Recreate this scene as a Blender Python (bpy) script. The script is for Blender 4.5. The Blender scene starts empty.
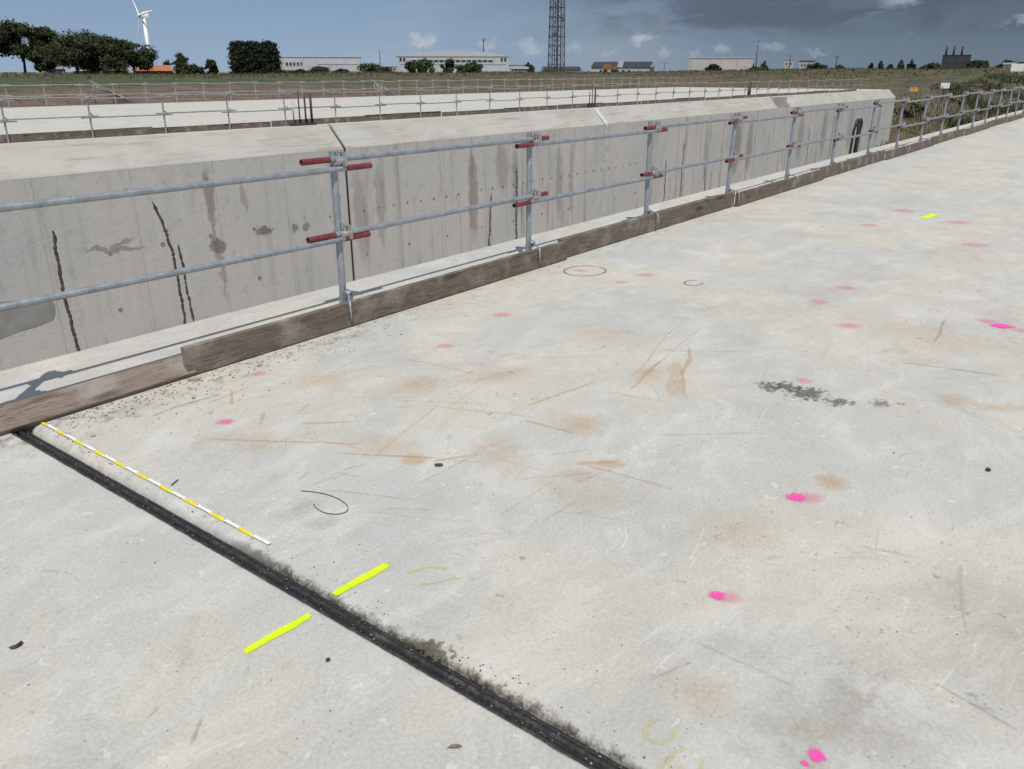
import bpy, math, random
import numpy as np
from mathutils import Vector, Matrix, noise as mnoise
R = math.radians
rng = np.random.default_rng(7); random.seed(7)
scene = bpy.context.scene
col = scene.collection

# ------------------------------------------------------------------ camera, sky, sun, exposure
cam_data = bpy.data.cameras.new("camera"); cam = bpy.data.objects.new("camera", cam_data)
col.objects.link(cam); scene.camera = cam
cam.location = (0, 0, 1.6)
cam.rotation_euler = (R(90 - 21.313), 0, R(37.427 - 90))
cam_data.sensor_width = 36.0; cam_data.lens = 801 / 1024 * 36
cam_data.clip_start = 0.05; cam_data.clip_end = 30000

SUN_EL, SUN_AZ = 57.5, 225.3          # azimuth clockwise from +Y
sd = bpy.data.lights.new("sun", 'SUN'); sun = bpy.data.objects.new("sun", sd); col.objects.link(sun)
sd.energy = 3.6; sd.angle = R(0.53); sd.color = (1.0, 0.955, 0.89)
sv = Vector((math.sin(R(SUN_AZ)) * math.cos(R(SUN_EL)), math.cos(R(SUN_AZ)) * math.cos(R(SUN_EL)), math.sin(R(SUN_EL))))
sun.rotation_euler = sv.to_track_quat('Z', 'Y').to_euler()
sun.location = (0, 0, 60)

scene.view_settings.view_transform = 'Standard'; scene.view_settings.look = 'None'
scene.view_settings.exposure = 0.15; scene.view_settings.gamma = 1.0
scene.view_settings.use_curve_mapping = False
scene.cycles.max_bounces = 5; scene.cycles.diffuse_bounces = 3; scene.cycles.glossy_bounces = 2; scene.cycles.transparent_max_bounces = 8

class NT:
    """small helper around a node tree"""
    def __init__(s, tree): s.t = tree; s.n = tree.nodes; s.l = tree.links
    def put(s, sock, v):
        if isinstance(v, bpy.types.NodeSocket): s.l.new(v, sock)
        elif v is not None:
            try: sock.default_value = v
            except Exception: sock.default_value = (*v, 1.0)
    def math(s, op, a, b=None, c=None, clamp=False):
        n = s.n.new('ShaderNodeMath'); n.operation = op; n.use_clamp = clamp
        s.put(n.inputs[0], a)
        if b is not None: s.put(n.inputs[1], b)
        if c is not None: s.put(n.inputs[2], c)
        return n.outputs[0]
    def vmath(s, op, a, b=None, out=0):
        n = s.n.new('ShaderNodeVectorMath'); n.operation = op
        s.put(n.inputs[0], a)
        if b is not None:
            if op == 'SCALE': s.put(n.inputs['Scale'], b)
            else: s.put(n.inputs[1], b)
        return n.outputs[1] if op in ('LENGTH', 'DISTANCE', 'DOT_PRODUCT') else n.outputs[0]
    def noise(s, vec, scale, detail=4, rough=.55, dist=0.0, colour=False):
        n = s.n.new('ShaderNodeTexNoise'); s.put(n.inputs['Vector'], vec)
        n.inputs['Scale'].default_value = scale; n.inputs['Detail'].default_value = detail
        n.inputs['Roughness'].default_value = rough; n.inputs['Distortion'].default_value = dist
        return n.outputs['Color' if colour else 'Fac']
    def voro(s, vec, scale, feature='F1'):
        n = s.n.new('ShaderNodeTexVoronoi'); n.feature = feature; s.put(n.inputs['Vector'], vec)
        n.inputs['Scale'].default_value = scale
        return n.outputs['Distance']
    def ramp(s, fac, a, b, lo=0.0, hi=1.0, smooth=True):
        n = s.n.new('ShaderNodeMapRange'); n.interpolation_type = 'SMOOTHSTEP' if smooth else 'LINEAR'
        s.put(n.inputs['Value'], fac)
        n.inputs['From Min'].default_value = a; n.inputs['From Max'].default_value = b
        n.inputs['To Min'].default_value = lo; n.inputs['To Max'].default_value = hi
        return n.outputs['Result']
    def mix(s, fac, a, b, mode='MIX'):
        n = s.n.new('ShaderNodeMix'); n.data_type = 'RGBA'; n.blend_type = mode
        s.put(n.inputs[0], fac); s.put(n.inputs[6], a); s.put(n.inputs[7], b)
        return n.outputs[2]
    def mapping(s, vec, loc=(0, 0, 0), rot=(0, 0, 0), scale=(1, 1, 1), kind='POINT'):
        n = s.n.new('ShaderNodeMapping'); n.vector_type = kind; s.put(n.inputs['Vector'], vec)
        n.inputs['Location'].default_value = loc; n.inputs['Rotation'].default_value = rot; n.inputs['Scale'].default_value = scale
        return n.outputs[0]
    def sep(s, vec):
        n = s.n.new('ShaderNodeSeparateXYZ'); s.put(n.inputs[0], vec); return n.outputs
    def comb(s, x, y, z):
        n = s.n.new('ShaderNodeCombineXYZ'); s.put(n.inputs[0], x); s.put(n.inputs[1], y); s.put(n.inputs[2], z); return n.outputs[0]
    def bump(s, h, strength, dist, normal=None):
        n = s.n.new('ShaderNodeBump'); s.put(n.inputs['Height'], h)
        n.inputs['Strength'].default_value = strength; n.inputs['Distance'].default_value = dist
        if normal is not None: s.put(n.inputs['Normal'], normal)
        return n.outputs[0]

# ---- sky: physical sky with a far bank of slate rain cloud and small cumulus low down
world = bpy.data.worlds.new("World"); scene.world = world; world.use_nodes = True
W = NT(world.node_tree); W.n.clear()
wout = W.n.new('ShaderNodeOutputWorld'); bg = W.n.new('ShaderNodeBackground'); W.l.new(bg.outputs[0], wout.inputs[0])
sky = W.n.new('ShaderNodeTexSky'); sky.sky_type = 'NISHITA'; sky.sun_disc = False
sky.sun_elevation = R(SUN_EL); sky.sun_rotation = R(SUN_AZ)
sky.air_density = 1.0; sky.dust_density = 0.6; sky.ozone_density = 1.5
SKY_S = 0.085
bg.inputs['Strength'].default_value = SKY_S
tc = W.n.new('ShaderNodeTexCoord'); dirv = W.vmath('NORMALIZE', tc.outputs['Generated'])
dx, dy, dz = W.sep(dirv)
elev = W.math('MULTIPLY', W.math('ARCSINE', dz), 180 / math.pi)
azim = W.math('MULTIPLY', W.math('ARCTAN2', dy, dx), 180 / math.pi)       # from +X towards +Y
ae = W.comb(azim, elev, 0.0)
def skyc(c): return tuple(v / SKY_S for v in c) + (1,)
# veil of distant cloud, thick at the horizon, thinning upwards
n1 = W.noise(W.mapping(dirv, scale=(2.2, 2.2, 9)), 1.6, 3, .55, .6)
veil = W.math('MULTIPLY', W.ramp(elev, 4, 40, 1.0, .15), W.ramp(n1, .25, .5, .86, .97))
east = W.ramp(azim, 52, 8)                                                # weather front lies along the deck's far end
grad = W.mix(W.ramp(elev, -1.0, 5.5), skyc((.275, .37, .50)), skyc((.20, .295, .435)))
grad2 = W.mix(W.ramp(elev, -1.0, 5.5), skyc((.13, .18, .24)), skyc((.080, .108, .148)))
veilc = W.mix(east, grad, grad2)
c = W.mix(veil, sky.outputs['Color'], veilc)
# soft broken cloud over the front
nb = W.noise(W.mapping(ae, loc=(1.3, .4, 0), scale=(.10, .26, 1)), 1.9, 5, .58, .5)
dark = W.math('MULTIPLY', W.ramp(nb, .36, .60), W.math('MULTIPLY', W.ramp(azim, 40, 22), W.ramp(elev, 1.6, 3.0)))
c = W.mix(W.math('MULTIPLY', dark, .85), c, skyc((.088, .112, .150)))
nb2 = W.noise(W.mapping(ae, loc=(3, 1.5, 0), scale=(.07, .42, 1)), 2.4, 5, .6, .6)
lite = W.math('MULTIPLY', W.ramp(nb2, .56, .72), W.math('MULTIPLY', W.ramp(azim, 36, 18), W.ramp(elev, 1.0, 3.0)))
c = W.mix(W.math('MULTIPLY', lite, .6), c, skyc((.25, .29, .345)))
# low cumulus heads: (azimuth, elevation, half width, half height, brightness)
CUM = [(43.2, 1.82, 1.1, .50, .85), (39.0, 1.60, .8, .5, .5), (36.2, 1.45, 1.0, .65, .5), (28.9, 1.95, .95, .38, .75), (33.3, 1.4, .7, .4, .35),
       (27.6, 1.1, .5, .35, .35), (23.9, 1.45, .8, .5, .4), (20.8, 1.5, 1.2, .4, .28), (6.8, 2.75, 1.6, .30, .42), (14.0, 4.0, 1.4, .7, .32), (31.0, 1.15, .8, .3, .3), (41.0, 1.05, .9, .3, .3), (25.6, 1.2, .7, .3, .3), (18.0, 1.2, 1.0, .3, .25), (46.5, .9, 1.0, .3, .2), (-20, 2.4, 3, .8, .6),
       (84, 1.9, 2.2, .7, .6), (120, 2.4, 3, .9, .7), (170, 2.2, 4, .9, .7), (-70, 2.2, 3, .9, .6), (-130, 2.6, 4, 1.1, .7)]
nw = W.noise(ae, 1.1, 5, .62, .2, colour=True)
wae = W.vmath('ADD', ae, W.vmath('SCALE', W.vmath('SUBTRACT', nw, (.5, .5, .5)), 2.1))
for (a, e, rw, rh, br) in CUM:
    d = W.vmath('LENGTH', W.vmath('DIVIDE', W.vmath('SUBTRACT', wae, (a, e, 0)), (rw, rh, 1e6)))
    m = W.math('MULTIPLY', W.ramp(d, 1.15, .25), br)
    c = W.mix(m, c, skyc((.42, .46, .52)))
# fair weather cloud overhead (projected on a flat layer)
inv = W.math('DIVIDE', 1.0, W.math('MAXIMUM', dz, .06))
ovh = W.noise(W.vmath('SCALE', W.comb(dx, dy, 0.0), inv), .9, 4, .58, .4)
c = W.mix(W.math('MULTIPLY', W.ramp(ovh, .40, .62), W.ramp(elev, 9, 24, 0, .9)), c, skyc((.62, .64, .67)))
W.l.new(c, bg.inputs['Color'])
world.cycles.sampling_method = 'MANUAL'; world.cycles.sample_map_resolution = 256
# ------------------------------------------------------------------ helpers
class MB:
    def __init__(s): s.v = []; s.f = []
    def add(s, vs, fs):
        o = len(s.v); s.v.extend([tuple(map(float, p)) for p in vs]); s.f.extend([tuple(i + o for i in f) for f in fs]); return s
    def box(s, x0, y0, z0, x1, y1, z1, m=None):
        vs = [(x0, y0, z0), (x1, y0, z0), (x1, y1, z0), (x0, y1, z0), (x0, y0, z1), (x1, y0, z1), (x1, y1, z1), (x0, y1, z1)]
        if m is not None: vs = [m @ Vector(p) for p in vs]
        return s.add(vs, [(0, 3, 2, 1), (4, 5, 6, 7), (0, 1, 5, 4), (1, 2, 6, 5), (2, 3, 7, 6), (3, 0, 4, 7)])
    def tube(s, pts, r, n=10, cap=True):
        pts = [Vector(p) for p in pts]; rs = r if isinstance(r, (list, tuple)) else [r] * len(pts)
        t0 = (pts[1] - pts[0]).normalized()
        a = t0.orthogonal().normalized(); vs = []
        for i, p in enumerate(pts):
            t = (pts[min(i + 1, len(pts) - 1)] - pts[max(i - 1, 0)]).normalized()
            a = (a - t * a.dot(t)).normalized(); b = t.cross(a)
            for k in range(n):
                q = 2 * math.pi * k / n; vs.append(p + (a * math.cos(q) + b * math.sin(q)) * rs[i])
        fs = []
        for i in range(len(pts) - 1):
            for k in range(n):
                k2 = (k + 1) % n; fs.append((i * n + k, i * n + k2, (i + 1) * n + k2, (i + 1) * n + k))
        if cap:
            fs.append(tuple(range(n - 1, -1, -1))); e = (len(pts) - 1) * n; fs.append(tuple(range(e, e + n)))
        return s.add(vs, fs)
    def prism(s, prof, axis_pts):
        """prof: closed list of (u, w) ; axis_pts: list of functions mapping (u,w)->xyz"""
        n = len(prof); vs = []
        for fn in axis_pts: vs += [fn(u, w) for u, w in prof]
        fs = []
        for i in range(len(axis_pts) - 1):
            for k in range(n):
                k2 = (k + 1) % n; fs.append((i * n + k, i * n + k2, (i + 1) * n + k2, (i + 1) * n + k))
        fs.append(tuple(range(n - 1, -1, -1))); e = (len(axis_pts) - 1) * n; fs.append(tuple(range(e, e + n)))
        return s.add(vs, fs)
    def mesh(s, name, mat, smooth=False):
        me = bpy.data.meshes.new(name); me.from_pydata(s.v, [], s.f); me.validate(); me.update()
        if mat: me.materials.append(mat)
        if smooth:
            me.polygons.foreach_set('use_smooth', [True] * len(me.polygons))
        return me
    def build(s, name, mat, parent=None, smooth=False, loc=None):
        return obj(name, s.mesh(name, mat, smooth), parent, loc)
def obj(name, me, parent=None, loc=None, rz=None):
    o = bpy.data.objects.new(name, me); col.objects.link(o)
    if parent is not None: o.parent = parent
    if loc is not None: o.location = loc
    if rz is not None: o.rotation_euler = (0, 0, rz)
    return o
def tag(o, label=None, cat=None, group=None, kind=None):
    if label: o['label'] = label
    if cat: o['category'] = cat
    if group: o['group'] = group
    if kind: o['kind'] = kind
    return o
def empty(name, loc=(0, 0, 0), rz=0):
    o = bpy.data.objects.new(name, None); col.objects.link(o); o.location = loc; o.rotation_euler = (0, 0, rz)
    o.empty_display_size = .2
    return o
def copy_tree(o, parent=None):
    c = o.copy(); col.objects.link(c); c.parent = parent
    for ch in list(o.children): copy_tree(ch, c)
    return c
def shade_auto(o, ang=35):
    me = o.data; me.polygons.foreach_set('use_smooth', [True] * len(me.polygons)); me.set_sharp_from_angle(angle=R(ang)); return o

def material(name):
    m = bpy.data.materials.new(name); m.use_nodes = True; t = NT(m.node_tree)
    b = t.n['Principled BSDF']; return m, t, b
def geo_pos(t): return t.n.new('ShaderNodeNewGeometry').outputs['Position']
def obj_pos(t): return t.n.new('ShaderNodeTexCoord').outputs['Object']
def plain(name, c, rough=.6, metal=0.0, vary=.25, scale=4.0, bump=0.0, space='obj'):
    m, t, b = material(name); p = obj_pos(t) if space == 'obj' else geo_pos(t)
    n = t.noise(p, scale, 5, .6)
    t.put(b.inputs['Base Color'], t.mix(t.ramp(n, .3, .7), tuple(v * (1 - vary) for v in c) + (1,), tuple(min(1, v * (1 + vary)) for v in c) + (1,)))
    b.inputs['Roughness'].default_value = rough; b.inputs['Metallic'].default_value = metal
    if bump: t.put(b.inputs['Normal'], t.bump(t.noise(p, scale * 8, 4, .6), .6, bump))
    return m

# ------------------------------------------------------------------ concrete
def concrete_base(t, p, cool=(.41, .42, .402), warm=(.47, .445, .382), pale=(.54, .533, .50)):
    n1 = t.noise(p, .62, 3, .6, .5); n2 = t.noise(t.mapping(p, (7, 3, 0), (0, 0, .5), (1, 1.7, 1)), 1.5, 4, .62, .9)
    n3 = t.noise(p, 4.2, 7, .70, 1.0); n4 = t.noise(p, 80, 2, .7)
    c = t.mix(t.ramp(n1, .38, .62), cool + (1,), warm + (1,))
    c = t.mix(t.math('MULTIPLY', t.ramp(n2, .50, .68), .50), c, pale + (1,))
    ng = t.noise(t.mapping(p, (1, 9, 0)), .9, 4, .62, .7)
    c = t.mix(t.math('MULTIPLY', t.ramp(ng, .50, .66), .45), c, (.335, .335, .322, 1))
    # trowel smears: thin curved pale and dark strokes
    wp = t.vmath('ADD', p, t.vmath('SCALE', t.vmath('SUBTRACT', t.noise(p, .9, 2, .5, 0, True), (.5, .5, .5)), 1.2))
    sm = t.noise(t.mapping(wp, (0, 0, 0), (0, 0, .9), (1.2, 14, 1)), 2.6, 4, .68)
    c = t.mix(t.ramp(sm, .58, .80, 0, .20), c, (.60, .595, .565, 1))
    c = t.mix(t.ramp(sm, .42, .24, 0, .16), c, (.27, .265, .25, 1))
    c = t.mix(t.ramp(n3, .44, .24, 0, .5), c, (.265, .25, .225, 1))
    c = t.mix(t.ramp(n3, .55, .75, 0, .30), c, (.62, .605, .57, 1))
    c = t.mix(.19, c, t.mix(t.ramp(n4, .32, .68), (.25, .25, .24, 1), (.60, .59, .57, 1)))
    # crisp-edged flakes of laitance and scraped patches
    lf = t.noise(t.mapping(wp, (4, 2, 0), (0, 0, -.4), (1, 2.2, 1)), 2.1, 6, .74)
    c = t.mix(t.ramp(lf, .53, .56, 0, .15), c, (.60, .595, .575, 1)); c = t.mix(t.ramp(lf, .45, .425, 0, .13), c, (.30, .292, .272, 1))
    # hairline scratches in two directions, dark flecks and pale flakes with crisp edges
    s1 = t.noise(t.mapping(wp, (0, 0, 0), (0, 0, .35), (1.6, 55, 1)), 1.5, 2, .5); s2 = t.noise(t.mapping(wp, (3, 0, 0), (0, 0, -.95), (1.3, 48, 1)), 1.5, 2, .5)
    gate = t.ramp(n2, .44, .60)
    c = t.mix(t.math('MULTIPLY', t.ramp(s1, .70, .735, 0, .45), gate), c, (.24, .225, .20, 1)); c = t.mix(t.math('MULTIPLY', t.ramp(s2, .69, .725, 0, .5), t.ramp(ng, .42, .58)), c, (.64, .63, .60, 1))
    f1 = t.noise(p, 17, 3, .6, .6)
    c = t.mix(t.math('MULTIPLY', t.ramp(f1, .335, .315, 0, .55), t.ramp(n1, .40, .58)), c, (.20, .185, .155, 1)); c = t.mix(t.ramp(f1, .665, .685, 0, .40), c, (.63, .62, .59, 1))
    # pin-prick pores
    v = t.voro(p, 34); pm = t.math('MULTIPLY', t.ramp(v, .16, .06), t.ramp(t.noise(p, 4.0, 3), .50, .60))
    c = t.mix(t.math('MULTIPLY', pm, .7), c, (.13, .12, .105, 1))
    h = t.math('ADD', t.math('MULTIPLY', n4, .5), t.math('MULTIPLY', n3, .45))
    return c, h, n3, n4
def deck_material(name, moss=True):
    m, t, b = material(name); p = geo_pos(t)
    c, h, n3, n4 = concrete_base(t, p)
    x, y, z = t.sep(p)
    # dirt trodden in along the toe boards
    dn = t.noise(p, 11, 6, .72)
    kd = t.math('MULTIPLY', t.ramp(y, 3.50, 4.0), t.math('MULTIPLY', t.ramp(y, 4.08, 4.02), t.ramp(dn, .50, .66)))
    kd = t.math('MULTIPLY', kd, t.ramp(x, 4.6, 2.2, .35, .95))
    c = t.mix(kd, c, (.15, .125, .095, 1))
    if moss:   # soil and moss caught along the joint edge
        mn = t.noise(p, 11, 7, .76); mn2 = t.noise(p, 2.1, 4, .6)
        lim = t.math('ADD', 1.302, t.math('ADD', t.math('MULTIPLY', mn, .115), t.math('MULTIPLY', mn2, .06)))
        km = t.ramp(t.math('ADD', t.math('SUBTRACT', lim, x), t.math('MULTIPLY', t.math('SUBTRACT', n4, .5), .05)), -.022, .016)
        left = t.ramp(y, 2.6, 1.9)
        km = t.math('MULTIPLY', km, t.math('ADD', .35, t.math('MULTIPLY', left, .62)))
        c = t.mix(km, c, t.mix(t.ramp(n4, .3, .7), (.016, .013, .010, 1), (.07, .057, .04, 1)))
    elif moss is False:      # thin line of dirt on the near lip
        kn = t.ramp(t.math('ADD', x, t.math('MULTIPLY', t.noise(p, 18, 6, .75), .03)), 1.312, 1.326)
        c = t.mix(t.math('MULTIPLY', kn, .75), c, (.075, .066, .052, 1))
    t.put(b.inputs['Base Color'], c)
    r = t.ramp(n3, .3, .7, .78, .92)
    t.put(b.inputs['Roughness'], r); b.inputs['Specular IOR Level'].default_value = .3
    t.put(b.inputs['Normal'], t.bump(h, .16, .003))
    return m
def wall_material(name):
    m, t, b = material(name); p = geo_pos(t); x, y, z = t.sep(p)
    n1 = t.noise(p, .35, 6, .6, .4); n2 = t.noise(p, 2.4, 7, .66, .5); n3 = t.noise(p, 14, 5, .65)
    c = t.mix(t.ramp(n1, .36, .64), (.475, .483, .48, 1), (.53, .525, .505, 1))
    c = t.mix(t.ramp(n2, .50, .72, 0, .5), c, (.54, .535, .52, 1)); c = t.mix(t.ramp(n2, .46, .28, 0, .5), c, (.31, .305, .29, 1))
    face = t.ramp(z, -.60, -.85)
    # vertical runs of rain dirt, strongest below the arris
    st = t.noise(t.mapping(p, scale=(1, 1, .045)), 1.35, 7, .66, .15); st2 = t.noise(t.mapping(p, (5, 0, 0), scale=(1, 1, .07)), 4.6, 6, .62, .1)
    k = t.math('MULTIPLY', t.math('MULTIPLY', t.ramp(st, .52, .68), face), t.ramp(t.noise(p, 1.2, 5, .6), .32, .62, .25, .9))
    far = t.ramp(x, 14, 24, .5, 1.35)
    c = t.mix(t.math('MULTIPLY', k, t.math('MULTIPLY', far, .62)), c, (.205, .178, .135, 1))
    k2 = t.math('MULTIPLY', t.math('MULTIPLY', t.ramp(st2, .55, .70), face), far)
    c = t.mix(t.math('MULTIPLY', k2, .32), c, (.19, .18, .155, 1))
    k3 = t.math('MULTIPLY', t.math('MULTIPLY', t.ramp(st2, .44, .30), face), .30); c = t.mix(k3, c, (.60, .60, .585, 1))
    # formwork sheets: faint joints every 2.4 m and lifts
    fx = t.math('ABSOLUTE', t.math('SUBTRACT', t.math('FRACT', t.math('DIVIDE', x, 2.42)), .5)); fj = t.math('MULTIPLY', t.ramp(fx, .012, .004), t.ramp(n2, .35, .6, .05, .4))
    c = t.mix(t.math('MULTIPLY', fj, face), c, (.22, .205, .18, 1))
    wz = t.vmath('ADD', p, t.vmath('SCALE', t.vmath('SUBTRACT', t.noise(p, 2.6, 5, .68, 0, True), (.5, .5, .5)), .55))
    for colr in sorted({w_[6] for w_ in WSTAIN}):
        acc = 0.0
        for (x0, z0, x1, z1, w, s, cc_) in WSTAIN:
            if cc_ != colr: continue
            L = max(math.hypot(x1 - x0, z1 - z0) / 2, w); a = math.atan2(z1 - z0, x1 - x0)
            q = t.mapping(wz, ((x0 + x1) / 2, 20.8, (z0 + z1) / 2), (0, -a, 0), (L, 1e6, w), 'TEXTURE')
            acc = t.math('MAXIMUM', acc, t.math('MULTIPLY', t.ramp(t.vmath('LENGTH', q), 1.0, .55), s))
        c = t.mix(t.math('MULTIPLY', acc, t.ramp(n2, .2, .5, .55, 1)), c, colr + (1,))
    # weathered chamfer: algae and run-off patches
    cn = t.noise(p, .55, 7, .62, .6)
    c = t.mix(t.math('MULTIPLY', t.ramp(z, -.78, -.70), t.ramp(cn, .38, .62, .62, .90)), c, (.335, .328, .30, 1))
    ch = t.noise(t.mapping(p, scale=(.25, 1, 1)), 3, 5, .6)
    c = t.mix(t.math('MULTIPLY', t.ramp(z, -.78, -.70), t.ramp(ch, .48, .62, 0, .55)), c, (.43, .425, .395, 1)); cs = t.noise(t.mapping(p, scale=(.12, 3, 3)), 3.5, 6, .7)
    c = t.mix(t.math('MULTIPLY', t.ramp(z, -.78, -.70), t.ramp(cs, .46, .32, 0, .7)), c, (.22, .208, .175, 1))
    t.put(b.inputs['Base Color'], c); b.inputs['Roughness'].default_value = .88; b.inputs['Specular IOR Level'].default_value = .25
    t.put(b.inputs['Normal'], t.bump(t.math('ADD', n2, t.math('MULTIPLY', n3, .4)), .5, .02))
    return m
# ------------------------------------------------------------------ stains surveyed on the deck and the wall (metres)
RUST = [
    (1.812, 3.225, 2.267, 2.543, 0.007, 0.75, 1.0),
    (2.198, 3.003, 2.381, 2.804, 0.007, 0.7, 1.0),
    (2.077, 2.653, 2.34, 2.193, 0.007, 0.75, 1.0),
    (2.292, 2.209, 2.457, 2.106, 0.006, 0.8, 1.0),
    (2.653, 1.705, 2.8, 1.544, 0.01, 0.8, 1.0),
    (2.677, 1.673, 2.724, 1.226, 0.008, 0.6, 1.0),
    (2.908, 2.175, 2.928, 1.859, 0.008, 0.75, 1.0),
    (3.557, 1.942, 4.123, 2.022, 0.01, 0.7, 1.0),
    (3.643, 1.666, 4.48, 2.019, 0.01, 0.8, 1.0),
    (3.617, 1.7, 4.174, 1.955, 0.03, 0.45, 1.0),
    (3.029, 2.247, 3.583, 2.154, 0.008, 0.65, 1.0),
    (2.277, 3.102, 2.434, 3.178, 0.006, 0.6, 1.0),
    (2.287, 3.673, 2.14, 3.451, 0.006, 0.7, 1.0),
    (2.2, 3.266, 2.074, 3.127, 0.006, 0.7, 1.0),
    (1.91, 2.94, 2.118, 2.88, 0.004, 0.5, 1.0),
    (2.915, 1.508, 3.224, 1.363, 0.004, 0.3, 1.0),
    (2.238, 2.327, 2.293, 2.239, 0.05, 0.5625, 0.0),
    (2.722, 1.599, 2.797, 1.532, 0.035, 0.5625, 0.0),
    (2.949, 1.906, 3.114, 1.886, 0.1, 0.41250000000000003, 0.0),
    (2.798, 2.934, 3.068, 2.853, 0.1, 0.3375, 0.0),
    (3.169, 2.72, 3.476, 2.53, 0.1, 0.26249999999999996, 0.0),
    (2.544, 3.412, 2.771, 3.344, 0.09, 0.26249999999999996, 0.0),
    (3.136, 0.773, 3.223, 0.717, 0.055, 0.5625, 0.0),
    (3.745, 1.968, 3.94, 1.978, 0.07, 0.3375, 0.0),
    (4.442, 0.553, 4.536, 0.476, 0.08, 0.375, 0.0),
    (4.447, 0.415, 4.57, 0.212, 0.05, 0.30000000000000004, 0.0),
    (1.702, 0.68, 1.704, 0.615, 0.08, 0.22499999999999998, 0.0),
    (2.6, 2.178, 2.472, 1.848, 0.12, 0.21000000000000002, 0.0),
    (2.26, 2.623, 2.325, 2.363, 0.1, 0.24, 0.0),
    (2.45, 1.727, 2.556, 1.31, 0.15, 0.165, 0.0),
    (2.606, 0.991, 2.563, 0.815, 0.14, 0.15000000000000002, 0.0),
    (1.891, 3.104, 1.966, 2.832, 0.1, 0.1875, 0.0),
    (5.538, 1.154, 5.666, 0.47, 0.25, 0.165, 0.0),
    (4.244, 2.845, 4.378, 2.318, 0.2, 0.15000000000000002, 0.0),
    (2.355, 1.832, 2.699, 1.537, 0.005327875702307151, 0.3371684296216152, 1.0),
    (2.535, 3.626, 2.804, 3.295, 0.004721823563784302, 0.25458996635611575, 1.0),
    (2.559, 3.09, 2.829, 2.744, 0.004334507058412564, 0.2962842989759236, 1.0),
    (4.242, 2.143, 4.644, 1.616, 0.0038679155032407793, 0.5865172961325292, 1.0),
    (2.498, 1.991, 2.526, 1.75, 0.004083569804167153, 0.3080846199954109, 1.0),
    (2.692, 3.388, 3.316, 3.577, 0.005123028457266767, 0.273107857692877, 1.0),
    (2.68, 2.895, 2.995, 2.361, 0.0030685966897581623, 0.5124282578019457, 1.0),
    (3.696, 2.01, 4.817, 2.272, 0.004358466760368506, 0.4977153898278014, 1.0),
    (2.154, 1.524, 2.408, 1.508, 0.00457410546207936, 0.5214610551446484, 1.0),
    (1.818, 2.457, 2.08, 2.394, 0.0059350244721288956, 0.32296918756707893, 1.0),
    (2.776, 2.234, 3.142, 2.306, 0.003532433326514966, 0.2773686812772007, 1.0),
    (1.993, 2.462, 2.117, 2.411, 0.004801947635416628, 0.5732623855923176, 1.0),
    (1.811, 2.524, 1.93, 2.569, 0.004480692595262497, 0.5434502484088463, 1.0),
    (1.965, 2.491, 2.011, 2.337, 0.004303665571801311, 0.30223587058909024, 1.0),
    (3.467, 2.073, 3.584, 1.482, 0.005066517138395571, 0.3611957882915799, 1.0),
    (2.167, 2.429, 2.84, 2.637, 0.004880894912864517, 0.42476285773314254, 1.0),
    (3.201, 3.357, 3.262, 2.739, 0.00499205533491787, 0.5158735577538213, 1.0),
    (2.073, 2.118, 2.506, 2.086, 0.005870656280492564, 0.3690256862148065, 1.0),
    (1.826, 2.411, 2.011, 2.017, 0.0049423108325966775, 0.5291690813362577, 1.0),
    (2.217, 2.42, 2.452, 1.968, 0.0035174190596471257, 0.5534400138327324, 1.0),
    (2.762, 2.662, 2.966, 2.1, 0.004431716798607816, 0.4919989546954099, 1.0),
    (2.477, 1.598, 2.828, 1.51, 0.00580929329441768, 0.3559331332766114, 1.0),
    (2.112, 1.684, 2.505, 1.675, 0.0036571144929304082, 0.4900850311904147, 1.0),
    (3.574, 2.776, 4.024, 2.286, 0.0033324865024689774, 0.5887931794937069, 1.0),
    (2.513, 2.126, 2.736, 2.055, 0.005709546969250089, 0.2502312155267755, 1.0),
    (2.757, 2.541, 3.171, 2.62, 0.0031081863317623643, 0.4647474319151331, 1.0),
    (2.109, 2.867, 2.204, 2.555, 0.004691760390452218, 0.43843498438078876, 1.0),
    (2.944, 2.762, 3.65, 2.549, 0.004825829679313999, 0.37289062878066304, 1.0),
    (3.799, 1.971, 4.972, 2.15, 0.004692883336004204, 0.400220311813722, 1.0),
    (3.135, 1.566, 3.498, 1.141, 0.0057412418013593714, 0.45853349237056573, 1.0),
    (1.777, 2.178, 1.985, 1.78, 0.003429874252012425, 0.2583212229807682, 1.0),
    (2.231, 1.65, 2.382, 1.281, 0.00303960988999076, 0.43639762808464755, 1.0),
    (1.882, 2.086, 1.995, 1.913, 0.004824112772773578, 0.4161209987951567, 1.0),
    (2.641, 1.856, 2.833, 1.703, 0.004600493759841337, 0.3676425759848209, 1.0),
]
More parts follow.
